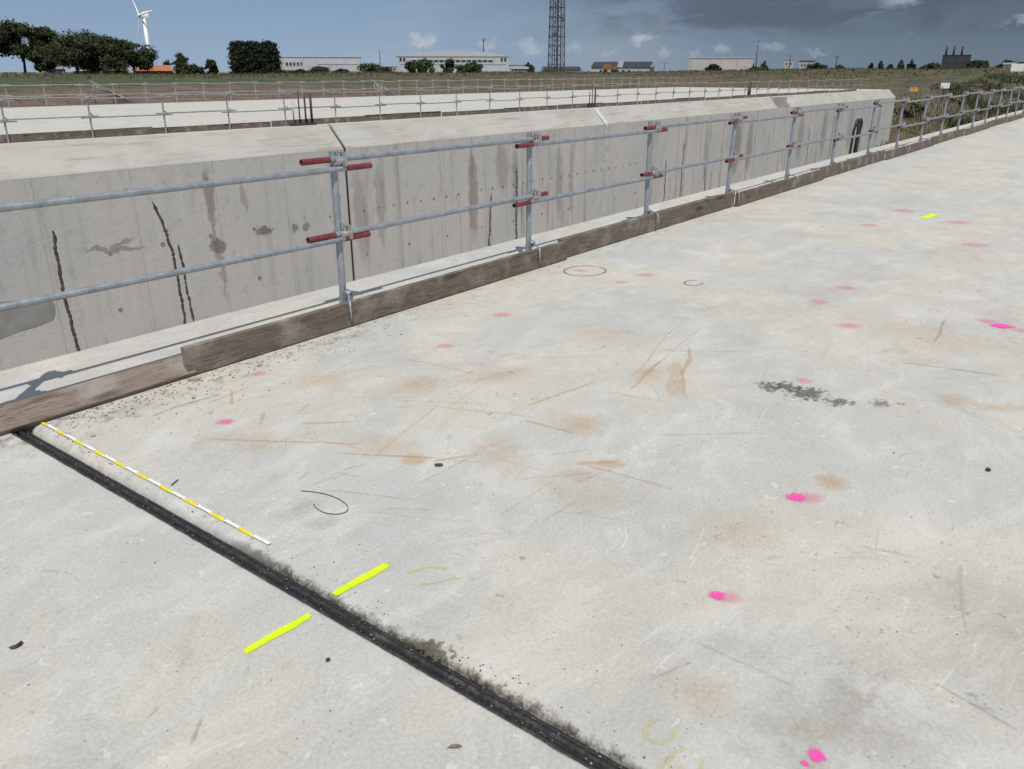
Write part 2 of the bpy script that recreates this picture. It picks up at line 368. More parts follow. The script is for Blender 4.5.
DARK = [
    (4.937, 0.9, 5.042, 0.325, 0.01, 0.7),
    (6.113, 0.863, 5.413, 0.8, 0.01, 0.6),
    (2.145, 0.102, 2.166, 0.012, 0.01, 0.5),
    (2.116, 0.077, 2.124, -0.042, 0.012, 0.4),
    (2.151, 0.159, 2.079, -0.079, 0.006, 0.45),
    (0.836, 1.677, 0.738, 1.592, 0.006, 0.6),
    (1.911, 3.664, 2.224, 3.636, 0.018, 0.6),
    (1.801, 3.641, 1.985, 3.675, 0.012, 0.5),
    (0.928, 2.451, 0.985, 2.385, 0.003, 0.7),
    (0.912, 2.661, 0.926, 2.528, 0.004, 0.5),
    (2.064, 3.573, 2.394, 3.608, 0.02, 0.35),
    (1.635, 0.8, 1.832, 0.711, 0.006, 0.35),
    (1.896, 0.773, 1.888, 0.437, 0.006, 0.35),
    (1.459, 1.849, 1.446, 1.774, 0.004, 0.4),
    (4.684, 3.509, 5.113, 3.437, 0.02, 0.2),
    (2.729, 0.543, 2.801, 0.291, 0.01, 0.35),
    (2.866, 0.208, 2.401, 0.113, 0.008, 0.3),
]
DAMP = [
    (1.616, 0.419, 2.016, 0.207, 0.17, 0.75),
    (0.478, 1.881, 0.672, 1.76, 0.1, 0.35),
    (1.581, 2.392, 1.8, 2.297, 0.07, 0.5),
    (1.743, 2.144, 1.604, 2.24, 0.05, 0.5),
    (1.638, 3.814, 1.959, 3.82, 0.1, 0.6),
    (3.171, 3.896, 3.434, 3.759, 0.06, 0.7),
    (1.87, 3.316, 1.764, 2.773, 0.1, 0.35),
    (2.577, 1.711, 2.578, 1.559, 0.05, 0.3),
    (2.307, 0.392, 2.016, 0.207, 0.14, 0.45),
    (1.914, 0.749, 1.974, 0.525, 0.08, 0.3),
    (1.467, 1.573, 1.437, 1.374, 0.1, 0.35),
    (2.972, 0.068, 2.223, -0.062, 0.2, 0.3),
    (8.368, 1.689, 8.489, 0.669, 0.25, 0.25),
    (8.565, 3.16, 8.647, 2.137, 0.3, 0.2),
    (5.234, 2.791, 5.277, 1.875, 0.35, 0.2),
]
MUD = [
    (4.041, 1.382, 4.123, 1.323, 0.07, 0.75),
    (4.173, 1.358, 4.094, 1.193, 0.06, 0.8),
    (4.008, 1.19, 4.203, 1.122, 0.075, 0.85),
    (4.034, 1.042, 4.133, 0.935, 0.05, 0.75),
    (4.168, 0.845, 4.225, 0.771, 0.045, 0.55),
    (4.239, 0.774, 4.286, 0.669, 0.015, 0.55),
    (1.385, 1.441, 1.386, 1.28, 0.035, 0.9),
]
WSTAIN = [
    (13.05, -0.75, 13.15, -2.6, 0.17, 0.6, (0.17, 0.145, 0.105)),
    (13.0, -0.9, 13.25, -5.2, 0.1, 0.5, (0.17, 0.145, 0.105)),
    (13.1, -2.9, 13.2, -3.3, 0.3, 0.75, (0.155, 0.15, 0.135)),
    (14.45, -2.85, 15.2, -2.93, 0.19, 0.85, (0.155, 0.15, 0.135)),
    (15.85, -3.0, 16.0, -3.0, 0.18, 0.7, (0.155, 0.15, 0.135)),
    (16.3, -3.03, 16.5, -3.03, 0.16, 0.7, (0.155, 0.15, 0.135)),
    (9.2, -2.55, 11.1, -2.85, 0.1, 0.6, (0.155, 0.15, 0.135)),
    (9.6, -2.7, 10.9, -2.5, 0.07, 0.55, (0.155, 0.15, 0.135)),
    (9.8, -1.4, 11.2, -1.25, 0.06, 0.4, (0.155, 0.15, 0.135)),
    (14.1, -1.3, 14.3, -2.4, 0.12, 0.4, (0.17, 0.145, 0.105)),
    (18.6, -1.0, 18.8, -5.0, 0.35, 0.35, (0.17, 0.145, 0.105)),
    (19.6, -1.0, 19.7, -4.6, 0.25, 0.35, (0.17, 0.145, 0.105)),
    (24.6, -0.8, 24.7, -5.0, 0.35, 0.5, (0.17, 0.145, 0.105)),
    (26.4, -0.8, 26.6, -3.2, 0.5, 0.4, (0.17, 0.145, 0.105)),
    (27.4, -0.8, 27.5, -5.0, 0.22, 0.45, (0.155, 0.15, 0.135)),
    (30.6, -0.9, 30.7, -5.0, 0.3, 0.4, (0.17, 0.145, 0.105)),
    (31.6, -1.0, 31.7, -5.0, 0.2, 0.4, (0.17, 0.145, 0.105)),
    (46.0, -0.8, 46.1, -5.0, 0.3, 0.3, (0.17, 0.145, 0.105)),
    (50.5, -0.8, 50.4, -5.0, 1.1, 0.6, (0.155, 0.15, 0.135)),
    (52.8, -0.8, 52.7, -5.0, 0.6, 0.5, (0.17, 0.145, 0.105)),
    (62.5, -0.8, 62.5, -5.0, 0.7, 0.4, (0.17, 0.145, 0.105)),
    (68.0, -0.8, 68.0, -5.0, 0.9, 0.4, (0.155, 0.15, 0.135)),
    (75.0, -0.8, 75.0, -5.0, 0.9, 0.35, (0.17, 0.145, 0.105)),
    (84.0, -0.8, 84.0, -5.0, 0.8, 0.4, (0.155, 0.15, 0.135)),
]
# ------------------------------------------------------------------ shared materials
M_deck = deck_material('deck_concrete', True)
M_deck_near = deck_material('near_deck_concrete', False)
M_deck_far = deck_material('far_deck_concrete', None)
M_wall = wall_material('wall_concrete')
def steel_mat(name, c=(.34, .38, .425)):
    m, t, b = material(name); p = obj_pos(t)
    n = t.noise(p, 9, 5, .7); n2 = t.noise(p, 55, 4, .6)
    k = t.mix(t.ramp(n, .3, .7), tuple(v * .72 for v in c) + (1,), tuple(v * 1.12 for v in c) + (1,))
    k = t.mix(t.ramp(n2, .60, .74, 0, .5), k, (.30, .24, .19, 1))
    t.put(b.inputs['Base Color'], k); b.inputs['Metallic'].default_value = .55
    t.put(b.inputs['Roughness'], t.ramp(n2, .3, .7, .36, .58))
    return m
M_steel = steel_mat('galvanised_tube')
M_steel_old = steel_mat('dull_galvanised_tube', (.33, .345, .35))
M_steel_far = steel_mat('weathered_galvanised_tube', (.46, .46, .45))
M_clamp = steel_mat('clamp_steel', (.42, .43, .43))
M_red = plain('red_sleeve_plastic', (.15, .026, .032), .45, 0, .35, 30)
def rubber_mat():
    m, t, b = material('seal_rubber'); p = geo_pos(t); n = t.noise(p, 14, 6, .75); n2 = t.noise(p, 70, 4, .7); z = t.sep(p)[2]
    k = t.math('MULTIPLY', t.ramp(n, .46, .68), t.ramp(n2, .35, .6))
    t.put(b.inputs['Base Color'], t.mix(t.math('MULTIPLY', t.math('MULTIPLY', k, t.ramp(z, -.03, -.012)), .42), t.mix(t.ramp(n2, .3, .7), (.008, .008, .009, 1), (.032, .032, .034, 1)), (.17, .16, .145, 1)))
    b.inputs['Roughness'].default_value = .6; t.put(b.inputs['Normal'], t.bump(n2, .6, .003)); return m
M_rubber = rubber_mat()
def wood_mat(name, a, b_):
    m, t, b = material(name); p = obj_pos(t)
    info = t.n.new('ShaderNodeObjectInfo').outputs['Random']
    q = t.vmath('ADD', p, t.comb(t.math('MULTIPLY', info, 37.0), 0.0, 0.0))
    wv = t.vmath('ADD', q, t.vmath('SCALE', t.vmath('SUBTRACT', t.noise(q, 2.2, 3, .5, 0, True), (.5, .5, .5)), .10))
    g = t.noise(t.mapping(wv, scale=(1.2, 26, 34)), 2.2, 6, .65, .4); n = t.noise(q, 3.2, 5, .65)
    g2 = t.noise(t.mapping(wv, scale=(2.5, 90, 110)), 1.8, 4, .6)
    c = t.mix(t.ramp(g, .28, .72), a + (1,), b_ + (1,))
    c = t.mix(t.ramp(g2, .46, .30, 0, .85), c, (.030, .021, .015, 1))
    c = t.mix(t.ramp(n, .48, .68, 0, .65), c, (.30, .275, .245, 1))          # dried concrete slurry and weathering
    c = t.mix(t.ramp(t.noise(q, 1.1, 4, .6), .42, .28, 0, .6), c, (.06, .04, .028, 1))
    kn = t.mapping(q, scale=(1.7, 9, 7)); vk = t.voro(kn, .9); c = t.mix(t.ramp(vk, .22, .08, 0, .85), c, (.05, .03, .02, 1))
    t.put(b.inputs['Base Color'], c); b.inputs['Roughness'].default_value = .85
    t.put(b.inputs['Normal'], t.bump(t.math('ADD', g, t.math('MULTIPLY', g2, .6)), .8, .004))
    return m
M_wood = wood_mat('scaffold_board_wood', (.088, .070, .054), (.180, .150, .122))
M_wood_lit = wood_mat('sunlit_board_wood', (.13, .10, .082), (.235, .195, .165))  # paler copy of the board wood, the leaning board's extra sunlight in its colour

# ------------------------------------------------------------------ ground
TROUGH_Y0, TROUGH_Y1 = 4.99, 20.8
def sstep(a, b, x):
    if a > b: return 1 - sstep(b, a, x)
    t = min(1, max(0, (x - a) / (b - a))); return t * t * (3 - 2 * t)
def dyke_d(x, y):
    u, v = max(x, 0) / 205.0, max(y, 0) / 150.0
    return (u ** 6 + v ** 6) ** (1 / 6)
def gz(x, y):
    d = dyke_d(x, y)
    nz = mnoise.noise((x * .03, y * .03, 0)) * .35 + mnoise.noise((x * .11, y * .11, 3)) * .14
    z = -1.05 + nz * (1 if d > .25 else .4)
    z += sstep(.62, 1.0, d) * (2.45 + .35 * mnoise.noise((x * .012, y * .012, 9)))
    z += sstep(.7, 1.0, d) * 1.0 * sstep(.75, .2, y / max(x, 1) if x > 1 else 9)
    z -= sstep(1.02, 1.18, d) * .9
    # excavated trough between the two decks, closing with an overgrown slope beyond the wall
    if -60 < x < 175:
        base = -7.0 + sstep(58, 150, x) * 4.6
        side = sstep(14, 22.2, y)
        tr = base + (z - base) * (side if x > 90 else (1 if y > 21.6 else 0))
        k = 1 - sstep(135, 172, x)
        if y < 22.2: z = z + (tr - z) * k
    return z
def axis(segs):
    out = []
    for a, b, st in segs:
        n = max(1, int(round((b - a) / st))); out += [a + (b - a) * i / n for i in range(n)]
    return out + [segs[-1][1]]
XS = axis([(-9000, -800, 2500), (-800, -60, 120), (-60, 0, 20), (0, 60, 6), (60, 180, 2.5), (180, 260, 4), (260, 700, 30), (700, 2500, 200), (2500, 14000, 2000)])
YS = axis([(-9000, -800, 2500), (-800, -60, 120), (-60, 4, 16), (4, 6, 1), (6, 24, 1.2), (24, 100, 4), (100, 200, 3), (200, 500, 25), (500, 2500, 200), (2500, 14000, 2000)])
vs = [(x, y, gz(x, y)) for y in YS for x in XS]; nx = len(XS)
fs = [(j * nx + i, j * nx + i + 1, (j + 1) * nx + i + 1, (j + 1) * nx + i) for j in range(len(YS) - 1) for i in range(nx - 1)]
m, t, b = material('field_soil_and_grass'); p = geo_pos(t); x, y, z = t.sep(p)
u6 = t.math('POWER', t.math('DIVIDE', t.math('MAXIMUM', x, 0.0), 205.0), 6.0); v6 = t.math('POWER', t.math('DIVIDE', t.math('MAXIMUM', y, 0.0), 150.0), 6.0)
dd = t.math('POWER', t.math('ADD', u6, v6), 1 / 6)
nA = t.noise(p, .035, 6, .62, .5); nB = t.noise(p, .22, 6, .65); nC = t.noise(p, 1.6, 5, .7)
soil = t.mix(t.ramp(nB, .35, .65), (.088, .060, .042, 1), (.155, .115, .082, 1))
soil = t.mix(t.ramp(nC, .5, .7, 0, .5), soil, (.055, .045, .032, 1))
grass = t.mix(t.ramp(nB, .35, .65), (.030, .043, .012, 1), (.062, .072, .026, 1))
grass = t.mix(t.ramp(nC, .5, .75, 0, .6), grass, (.13, .105, .06, 1))
gm = t.ramp(t.math('ADD', dd, t.math('MULTIPLY', t.math('SUBTRACT', nA, .5), .35)), .70, .80)
gm = t.math('MAXIMUM', gm, t.math('MULTIPLY', t.ramp(x, 60, 110), t.ramp(nA, .36, .60, .25, .85)))
cc = t.mix(gm, soil, grass); cc = t.mix(t.math('MULTIPLY', t.ramp(x, 70, 150), t.ramp(nB, .40, .60, .15, .75)), cc, (.105, .078, .050, 1))
far = t.math('MULTIPLY', t.ramp(dd, 1.3, 2.2), t.ramp(t.noise(p, .006, 4), .45, .55)); cc = t.mix(far, cc, (.20, .17, .08, 1))
t.put(b.inputs['Base Color'], cc); b.inputs['Roughness'].default_value = .95
t.put(b.inputs['Normal'], t.bump(t.math('ADD', nC, nB), .9, .25))
me = bpy.data.meshes.new('ground'); me.from_pydata(vs, [], fs); me.update(); me.materials.append(m)
me.polygons.foreach_set('use_smooth', [True] * len(me.polygons))
tag(obj('ground', me), 'brown soil field rising to a grassy dyke', kind='structure')

# ------------------------------------------------------------------ decks
DX1, DX2 = 1.307, 1.384          # joint between the two deck slabs
EDGE_Y = 4.95
b_ = MB(); b_.box(1.52, -30, -1.2, 150, EDGE_Y, 0)
deck = b_.build('deck_slab', M_deck); tag(deck, 'large pale concrete deck slab with spray paint marks', kind='structure')
b_ = MB(); b_.box(-40, -30, -1.2, DX1 - .03, EDGE_Y, 0)
deck2 = b_.build('deck_slab', M_deck_near); tag(deck2, 'concrete deck slab on the near side of the joint', kind='structure')
# arrises of both slabs beside the joint, rough and slightly spalled
def arris(prof_fn, y0, y1, step, mat, parent, name):
    ys = np.arange(y0, y1 + 1e-6, step); ys[-1] = y1; vs = []; n = None
    for yy in ys:
        pr = prof_fn(float(yy)); n = len(pr); vs += [(px, yy, pz) for px, pz in pr]
    fs = [(j * n + i, (j + 1) * n + i, (j + 1) * n + i + 1, j * n + i + 1) for j in range(len(ys) - 1) for i in range(n - 1)]
    mb = MB(); mb.add(vs, fs); o = mb.build(name, mat, parent, True); return o
def rough(yy, f, s): return mnoise.noise((yy * f, s, 0))
def far_arris(yy):
    e = DX2 + .006 * rough(yy, 9, 1) + .004 * rough(yy, 40, 2)
    wide = sstep(2.0, 3.0, yy)                              # the edge is rounder towards the guardrail
    r = .018 + .035 * wide + .010 * abs(rough(yy, 14, 5)) + .016 * max(0, rough(yy, 5, 8))
    d = (.012 + .028 * wide) + .008 * abs(rough(yy, 22, 6))
    return [(1.52, 0), (e + r + .03, 0), (e + r, -.0012), (e + r * .62, -d * .22), (e + r * .30, -d * .58), (e + r * .08, -d * 1.1), (e, -d * 1.8 - .01), (e + .002, -.12), (e, -.30)]
arris(lambda y_: [(a, c_) for a, c_ in far_arris(y_)], -6, EDGE_Y, .012, M_deck, deck, 'slab_edge')
def near_arris(yy):
    e = DX1 + .0015 * rough(yy, 12, 11) + .0012 * rough(yy, 60, 12)
    ch = .003 + .004 * max(0, rough(yy, 18, 13))
    return [(e, -.30), (e, -.05), (e, -.006 - ch), (e - .002, -ch * .6), (e - .006 - ch, 0), (DX1 - .03, 0)]
arris(near_arris, -6, EDGE_Y, .012, M_deck_near, deck2, 'slab_edge')
b_ = MB(); b_.box(DX1 - .03, -30, -1.2, 1.52, EDGE_Y, -.30); b_.build('joint_bed', M_deck_near, deck)
# the trough's near wall under our deck edge
b_ = MB(); b_.box(-40, EDGE_Y - .55, -9, 150, EDGE_Y - .003, -1.2); b_.build('abutment_wall', M_wall, deck)

# ------------------------------------------------------------------ rubber joint seal
prof = [(0, -.11), (0, -.018), (.003, -.011), (.012, -.010), (.0165, -.014), (.018, -.06), (.027, -.06), (.028, -.013), (.033, -.008), (.039, -.009), (.043, -.016), (.044, -.065), (.052, -.065), (.053, -.026), (.058, -.022), (.0635, -.026), (.0635, -.11)]
prof = [(a * 1.19, c_) for a, c_ in prof]
mb = MB(); ys = np.arange(-6, 4.94, .03); n = len(prof); vs = []
for yy in ys:
    yy = float(yy); dxx = .003 * rough(yy, 3, 21); dz_ = .004 * rough(yy, 5, 22)
    vs += [(DX1 + .001 + a + dxx * (0 if i in (0, 1, n - 2, n - 1) else 1), yy, c_ + dz_ + .0022 * rough(yy, 30, 23 + i)) for i, (a, c_) in enumerate(prof)]
fs = [(j * n + i, j * n + i + 1, (j + 1) * n + i + 1, (j + 1) * n + i) for j in range(len(ys) - 1) for i in range(n - 1)]
mb.add(vs, fs); seal = mb.build('joint_seal', M_rubber, None, True)
tag(seal, 'black ribbed rubber seal in the joint between the two concrete slabs', 'joint seal')

def pebble_mesh(mb, c, r, seed, flat=.6):
    rs = np.random.default_rng(seed); vs = []; fs = []
    for i, (ph, n) in enumerate(((1.25, 1), (.45, 5), (-.45, 5), (-1.25, 1))):
        for k in range(n):
            a = 2 * math.pi * (k + .5 * (i % 2)) / n; q = r * (1 + rs.uniform(-.3, .3))
            vs.append((c[0] + q * math.cos(ph) * math.cos(a), c[1] + q * math.cos(ph) * math.sin(a), c[2] + q * math.sin(ph) * flat))
    for k in range(5):
        k2 = (k + 1) % 5; fs += [(0, 1 + k, 1 + k2), (1 + k, 6 + k, 1 + k2), (1 + k2, 6 + k, 6 + k2), (11, 6 + k2, 6 + k)]
    mb.add(vs, fs)
M_grit = plain('concrete_grit', (.20, .19, .17), .9, 0, .4, 60)
M_soilcrumb = plain('soil_crumbs', (.13, .11, .082), .95, 0, .4, 60)
M_darkstone = plain('dark_stone', (.05, .042, .036), .8, 0, .4, 60)
mb = MB(); mb2 = MB()
for i in range(300):                                  # grit lying on and beside the seal
    yy = rng.uniform(-.4, 4.0); xx = DX1 + rng.uniform(.004, .072)
    pebble_mesh(mb if rng.random() < .65 else mb2, (xx, yy, -.016 + rng.uniform(-.006, .004)), rng.uniform(.001, .0042), i)
for i in range(140):
    yy = rng.uniform(-.3, 3.9); xx = DX2 + .02 + abs(rng.normal(0, .035)); pebble_mesh(mb2, (xx, yy, .0006), rng.uniform(.001, .004), 1000 + i, .5)
tag(mb.build('grit', M_grit), 'pale concrete grit lying in the joint', 'grit', kind='stuff')
for i in range(380):                                  # crumbs swept up against the toe boards
    xx = 1.5 + abs(rng.normal(0, 1.1)); yy = 3.98 - abs(rng.normal(0, .16)); pebble_mesh(mb2, (xx, yy, .001), rng.uniform(.0015, .006) * (1.5 if rng.random() < .06 else 1), 3000 + i, .6)
for i in range(700):
    pebble_mesh(mb2, (rng.uniform(-.6, 12), rng.uniform(-2.5, 3.9), .0008), rng.uniform(.001, .0035) * (1.9 if rng.random() < .05 else 1), 5000 + i, .6)
tag(mb2.build('soil_crumbs', M_soilcrumb), 'dark soil crumbs scattered over the slab and along the boards', 'crumbs', kind='stuff')

# ------------------------------------------------------------------ far deck and wall
b_ = MB(); b_.box(-60, 21.52, -1.6, 89, 44.2, 0)
fdeck = b_.build('far_deck_slab', M_deck_far); tag(fdeck, 'pale concrete deck slab across the trough', kind='structure')
wall = empty('retaining_wall', (0, 20.8, -7))
tag(wall, 'long grey concrete wall with chamfered top across the trough', 'wall')
WY = 20.8; CH = .70
def wall_panel(x0, x1, chamfer=True, end_cut=0.0, setback=0.0):
    y0 = WY + setback
    if chamfer: pr = [(y0, -9), (y0, -CH - .03), (y0 + .02, -CH + .005), (y0 + CH - .02, -.008), (y0 + CH + .02, -.002), (22.2, -.002), (22.2, -9)]
    else: pr = [(y0, -9), (y0, -.02), (y0 + .02, -.002), (22.2, -.002), (22.2, -9)]
    xs = axis([(x0, x1, 2.0)]); fns = []
    for i, xx in enumerate(xs):
        fns.append(lambda u, w, xx=xx, i=i: (xx + (end_cut * max(0, (-w) / CH) if (i == len(xs) - 1 and w > -CH - .1) else 0), u, w))
    mb = MB(); mb.prism(pr, fns)
    for k in range(len(mb.v)):
        xx, yy, zz = mb.v[k]; mb.v[k] = (xx, yy - 20.8, zz + 7)
    o = mb.build('wall_panel', M_wall, wall); return o
wall_panel(-60, 1.77); wall_panel(1.82, 18.16); wall_panel(18.28, 34.52); wall_panel(34.56, 57.2)
wall_panel(57.2, 59.7, False, 0, .35); wall_panel(59.7, 74.0); wall_panel(74.04, 89.0)
M_fill = plain('joint_filler', (.018, .017, .016), .9, 0, .3, 4)
for jx in (1.795, 18.22, 74.02):
    pr = [(.05, -2), (.05, 7 - CH - .03), (.05 + CH, 6.95), (1.2, 6.95), (1.2, -2)]; mb = MB(); mb.prism(pr, [lambda u, w: (jx - .07, u, w), lambda u, w: (jx + .07, u, w)]); mb.build('joint_filler', M_fill, wall)
# pale joint cover over one of the movement joints
M_cover = plain('joint_cover_sheet', (.50, .50, .49), .6, 0, .2, 3)
pr = [(-.02, -9 + 7), (-.02, -CH + 7 - .05), (.0, -CH + 7 + .02), (CH - .04, 6.99), (CH - .02, 7.02), (-.03, -CH + 7 + .03), (-.05, -CH + 7 - .05), (-.05, -9 + 7)]
mb = MB(); mb.prism(pr, [lambda u, w: (34.42, u, w), lambda u, w: (34.74, u, w)]); mb.build('joint_cover', M_cover, wall)
M_tar = plain('crack_sealant', (.075, .070, .062), .7, 0, .4, 8)
M_crk = plain('fine_crack', (.11, .105, .095), .9, 0, .4, 8)
def crack(pts, w, mat=None, name='sealed_crack', proud=.012):
    P = [Vector((x_, 0, z_)) for x_, z_ in pts]; dense = []
    for a, c_ in zip(P[:-1], P[1:]):
        k = max(2, int((c_ - a).length / .06)); dense += [a.lerp(c_, i / k) for i in range(k)]
    dense.append(P[-1]); mb = MB(); vs = []; sdd = random.random() * 99
    for i, q in enumerate(dense):
        wob = .05 * mnoise.noise((i * .18, sdd, 0)) * (w / .05); ww = w * (.8 + .75 * mnoise.noise((i * .9, sdd, 5))) * min(1, .35 + i * .25)
        for sx, yy in ((-1, 0), (-.5, -proud), (.5, -proud), (1, 0)): vs.append((q.x + wob + sx * ww, yy - .002, q.z + 7))
    fs = [(i * 4 + k, (i + 1) * 4 + k, (i + 1) * 4 + k + 1, i * 4 + k + 1) for i in range(len(dense) - 1) for k in range(3)]
    mb.add(vs, fs); return mb.build(name, mat or M_tar, wall)
crack([(8.73, -2.0), (8.71, -2.78), (8.68, -3.74), (8.78, -5.4), (8.8, -7)], .052)
crack([(11.38, -1.62), (11.57, -2.19), (11.73, -2.98), (11.77, -3.83), (11.79, -5.0), (11.8, -6.8)], .05)
crack([(11.95, -2.85), (12.0, -3.53), (12.01, -4.46), (12.04, -5.2), (12.05, -6.5)], .045)
crack([(25.78, -3.0), (25.61, -5.2), (25.6, -7)], .06, M_crk)
crack([(27.52, -2.1), (27.46, -5.2), (27.45, -7)], .075, M_crk)
crack([(41.02, -2.85), (41.11, -5.2), (41.1, -7)], .07, M_crk); crack([(43.09, -2.1), (43.09, -5.2), (43.1, -7)], .07, M_crk); crack([(46.16, -3.7), (46.4, -5.2), (46.4, -7)], .07, M_crk)
crack([(64.5, -2.4), (64.6, -7)], .07, M_crk); crack([(70.2, -1.6), (70.4, -7)], .07, M_crk)
# smooth repair patch trowelled on beside the first sealed crack
mb = MB(); out_ = [(6.2, -3.32), (6.9, -3.40), (7.6, -3.50), (8.28, -3.60), (8.40, -3.78), (8.36, -4.02), (8.27, -4.20), (7.9, -4.27), (7.5, -4.30), (7.05, -4.36), (6.6, -4.55), (6.1, -4.6)]
mb.prism([(u + .03 * math.sin(w * 31), w + .03 * math.sin(u * 17)) for u, w in out_], [lambda u, w: (u, .01, w + 7), lambda u, w: (u, -.006, w + 7)]); mb.build('mortar_patch', plain('mortar_patch', (.275, .28, .275), .85, 0, .15, 1.6, .004), wall)
# formwork tie holes
mb = MB(); vs = [(0, 0, 0)]; n = 12
mb.tube([(0, -.003, 0), (0, .03, 0)], .055, 12); th = mb.mesh('tie_hole', plain('tie_hole_plug', (.23, .225, .21), .9, 0, .3, 20))
for k in range(1, 40):
    xx = 1.2 + k * .735 * 2 if k < 12 else 18.87 + (k - 12) * .7
    if (k * 7) % 5 == 0 and k < 12: continue
    for zz in ((-2.8,) if k % 3 else (-2.8, -4.3)):
        o = obj('tie_hole', th, wall, (xx, .0, zz + 7 + .02 * math.sin(k))); s_ = .8 + .5 * random.random(); o.scale = (s_, 1, s_)
# ------------------------------------------------------------------ scaffold guardrails
TUBE = .0242
def tube_mesh(L, r, mat, n=14, name='rail', hollow=True):
    mb = MB(); ring = []
    mb.tube([(0, 0, 0), (L, 0, 0)], r, n, cap=not hollow)
    if hollow:
        mb.tube([(.0, 0, 0), (.06, 0, 0)], r * .84, n, cap=False); mb.tube([(L - .06, 0, 0), (L, 0, 0)], r * .84, n, cap=False)
        o = len(mb.v)
        for x0, a, c_ in ((0, 0, 2 * n), (L, n, 5 * n)):
            for k in range(n): mb.f.append((a + k, c_ + k, c_ + (k + 1) % n, a + (k + 1) % n))
    me = mb.mesh(name, mat, True); me.set_sharp_from_angle(angle=R(50)); return me
def coupler_mesh(mat):
    mb = MB(); n = 16
    mb.tube([(0, 0, -.028), (0, 0, .028)], .0315, n)                                  # band round the post
    mb.tube([(-.026, -.046, 0), (.026, -.046, 0)], .026, n)                          # band round the rail
    mb.box(-.022, -.040, -.022, .022, -.012, .022)
    mb.box(.026, -.016, -.028, .062, .002, .028)                                      # hinged flap
    mb.box(.030, -.095, -.030, .045, -.020, .060)
    mb.tube([(.050, -.030, 0), (.050, .028, 0)], .008, 8); mb.tube([(.050, .028, 0), (.050, .046, 0)], .015, 6)
    mb.tube([(.010, -.060, .012), (.010, -.060, .062)], .008, 8); mb.tube([(.010, -.060, .058), (.010, -.060, .076)], .015, 6)
    me = mb.mesh('coupler', mat); me.polygons.foreach_set('use_smooth', [True] * len(me.polygons)); me.set_sharp_from_angle(angle=R(30)); return me
def hook_mesh(mat):
    mb = MB()   # toe board clip: rod from the post over the board and down its front
    mb.tube([(0.02, -.01, .20), (.0, -.035, .215), (-.09, -.14, .217), (-.135, -.198, .215), (-.148, -.215, .195), (-.148, -.217, .085)], .0075, 8)
    mb.tube([(0, 0, .185), (0, 0, .235)], .031, 12); mb.box(.0, -.034, .195, .035, .0, .225)
    me = mb.mesh('board_clip', mat, True); return me
RAILR = .0188
def guardrail(name, X0, n, span, y, zb, label, steel, detail=True, h=1.12, zr=(.575, 1.045), jit=.012, red=True, group=None, hooks=True, face=-1):
    root = empty(name, (X0, y, zb)); tag(root, label, 'guardrail', group)
    rs = random.Random(len(label) + int(X0 * 10))
    nn = 14 if detail else 6
    mb = MB(); mb.tube([(0, 0, 0), (0, 0, h)], TUBE, nn, cap=False); mb.tube([(0, 0, h - .05), (0, 0, h)], TUBE * .84, nn, cap=False)
    mb.add([(TUBE * .84 * math.cos(6.2832 * k / nn), TUBE * .84 * math.sin(6.2832 * k / nn), h - .05) for k in range(nn)], [tuple(range(nn))])
    if detail: mb.box(-.075, -.075, .0, .075, .075, .008); mb.tube([(0, 0, .008), (0, 0, .16)], .03, nn)
    post = mb.mesh('post', steel, True); post.set_sharp_from_angle(angle=R(40))
    over = .27
    rail = tube_mesh(span + 2 * over - .06, RAILR, steel, nn)
    cm = coupler_mesh(M_clamp if detail else steel); hm = hook_mesh(M_steel)
    sl = tube_mesh(.225, .0196, M_red, nn, 'red_sleeve')
    for i in range(n):
        x_ = i * span - (.10 if (detail and i == 1) else 0); tx, ty = rs.gauss(0, jit), rs.gauss(0, jit)
        o = obj('post', post, root, (x_, 0, 0)); o.rotation_euler = (ty * .7, tx * .7, 0)
        for zz in zr:
            c_ = obj('coupler', cm, root, (x_ + rs.gauss(0, .004), 0, zz + .01 + rs.gauss(0, .006)));
            c_.scale = (1, -face, 1)
        if hooks and detail and 1 < i < 12:
            c_ = obj('board_clip', hm, root, (x_ + .02, 0, -.03 + rs.gauss(0, .008))); c_.scale = (1, 1, 1)
    for i in range(-1, n):
        x_ = i * span - over + .03 - (.22 if (detail and i == 0) else 0)
        for j, zz in enumerate(zr):
            up = .021 if i % 2 == (0) else -.021
            sag = rs.gauss(0, .006)
            o = obj('rail', rail, root, (x_ + rs.gauss(0, .02), face * .047 + (face * .004 if i % 2 else 0), zz + up + sag))
            o.rotation_euler = (rs.random() * 6, rs.gauss(0, .0022), 0)
            if red:
                for xx in (-.012, span + 2 * over - .06 - .223):
                    s_ = obj('red_sleeve', sl, o, (xx, 0, 0))
    return root
POST_Y = 4.20; SPAN = 2.165
guardrail('scaffold_guardrail', 3.565 - 2 * SPAN, 30, SPAN, POST_Y, 0, 'galvanised tube guardrail with red sleeves along the toe boards of the spray-painted deck', M_steel, hooks=True)
guardrail('scaffold_guardrail', 8.60 - 4 * 2.05, 40, 2.05, 21.86, 0, 'thin grey tube guardrail behind the chamfered wall top', M_steel_far, False, 1.03, (.52, .98), .016, False, hooks=False)
guardrail('scaffold_guardrail', 18.9 - 8 * 1.7, 52, 1.75, 43.7, 0, 'pale tube guardrail on the rear edge of the far deck, before the soil field', M_steel_far, False, 1.05, (.52, 1.0), .02, False, hooks=False)

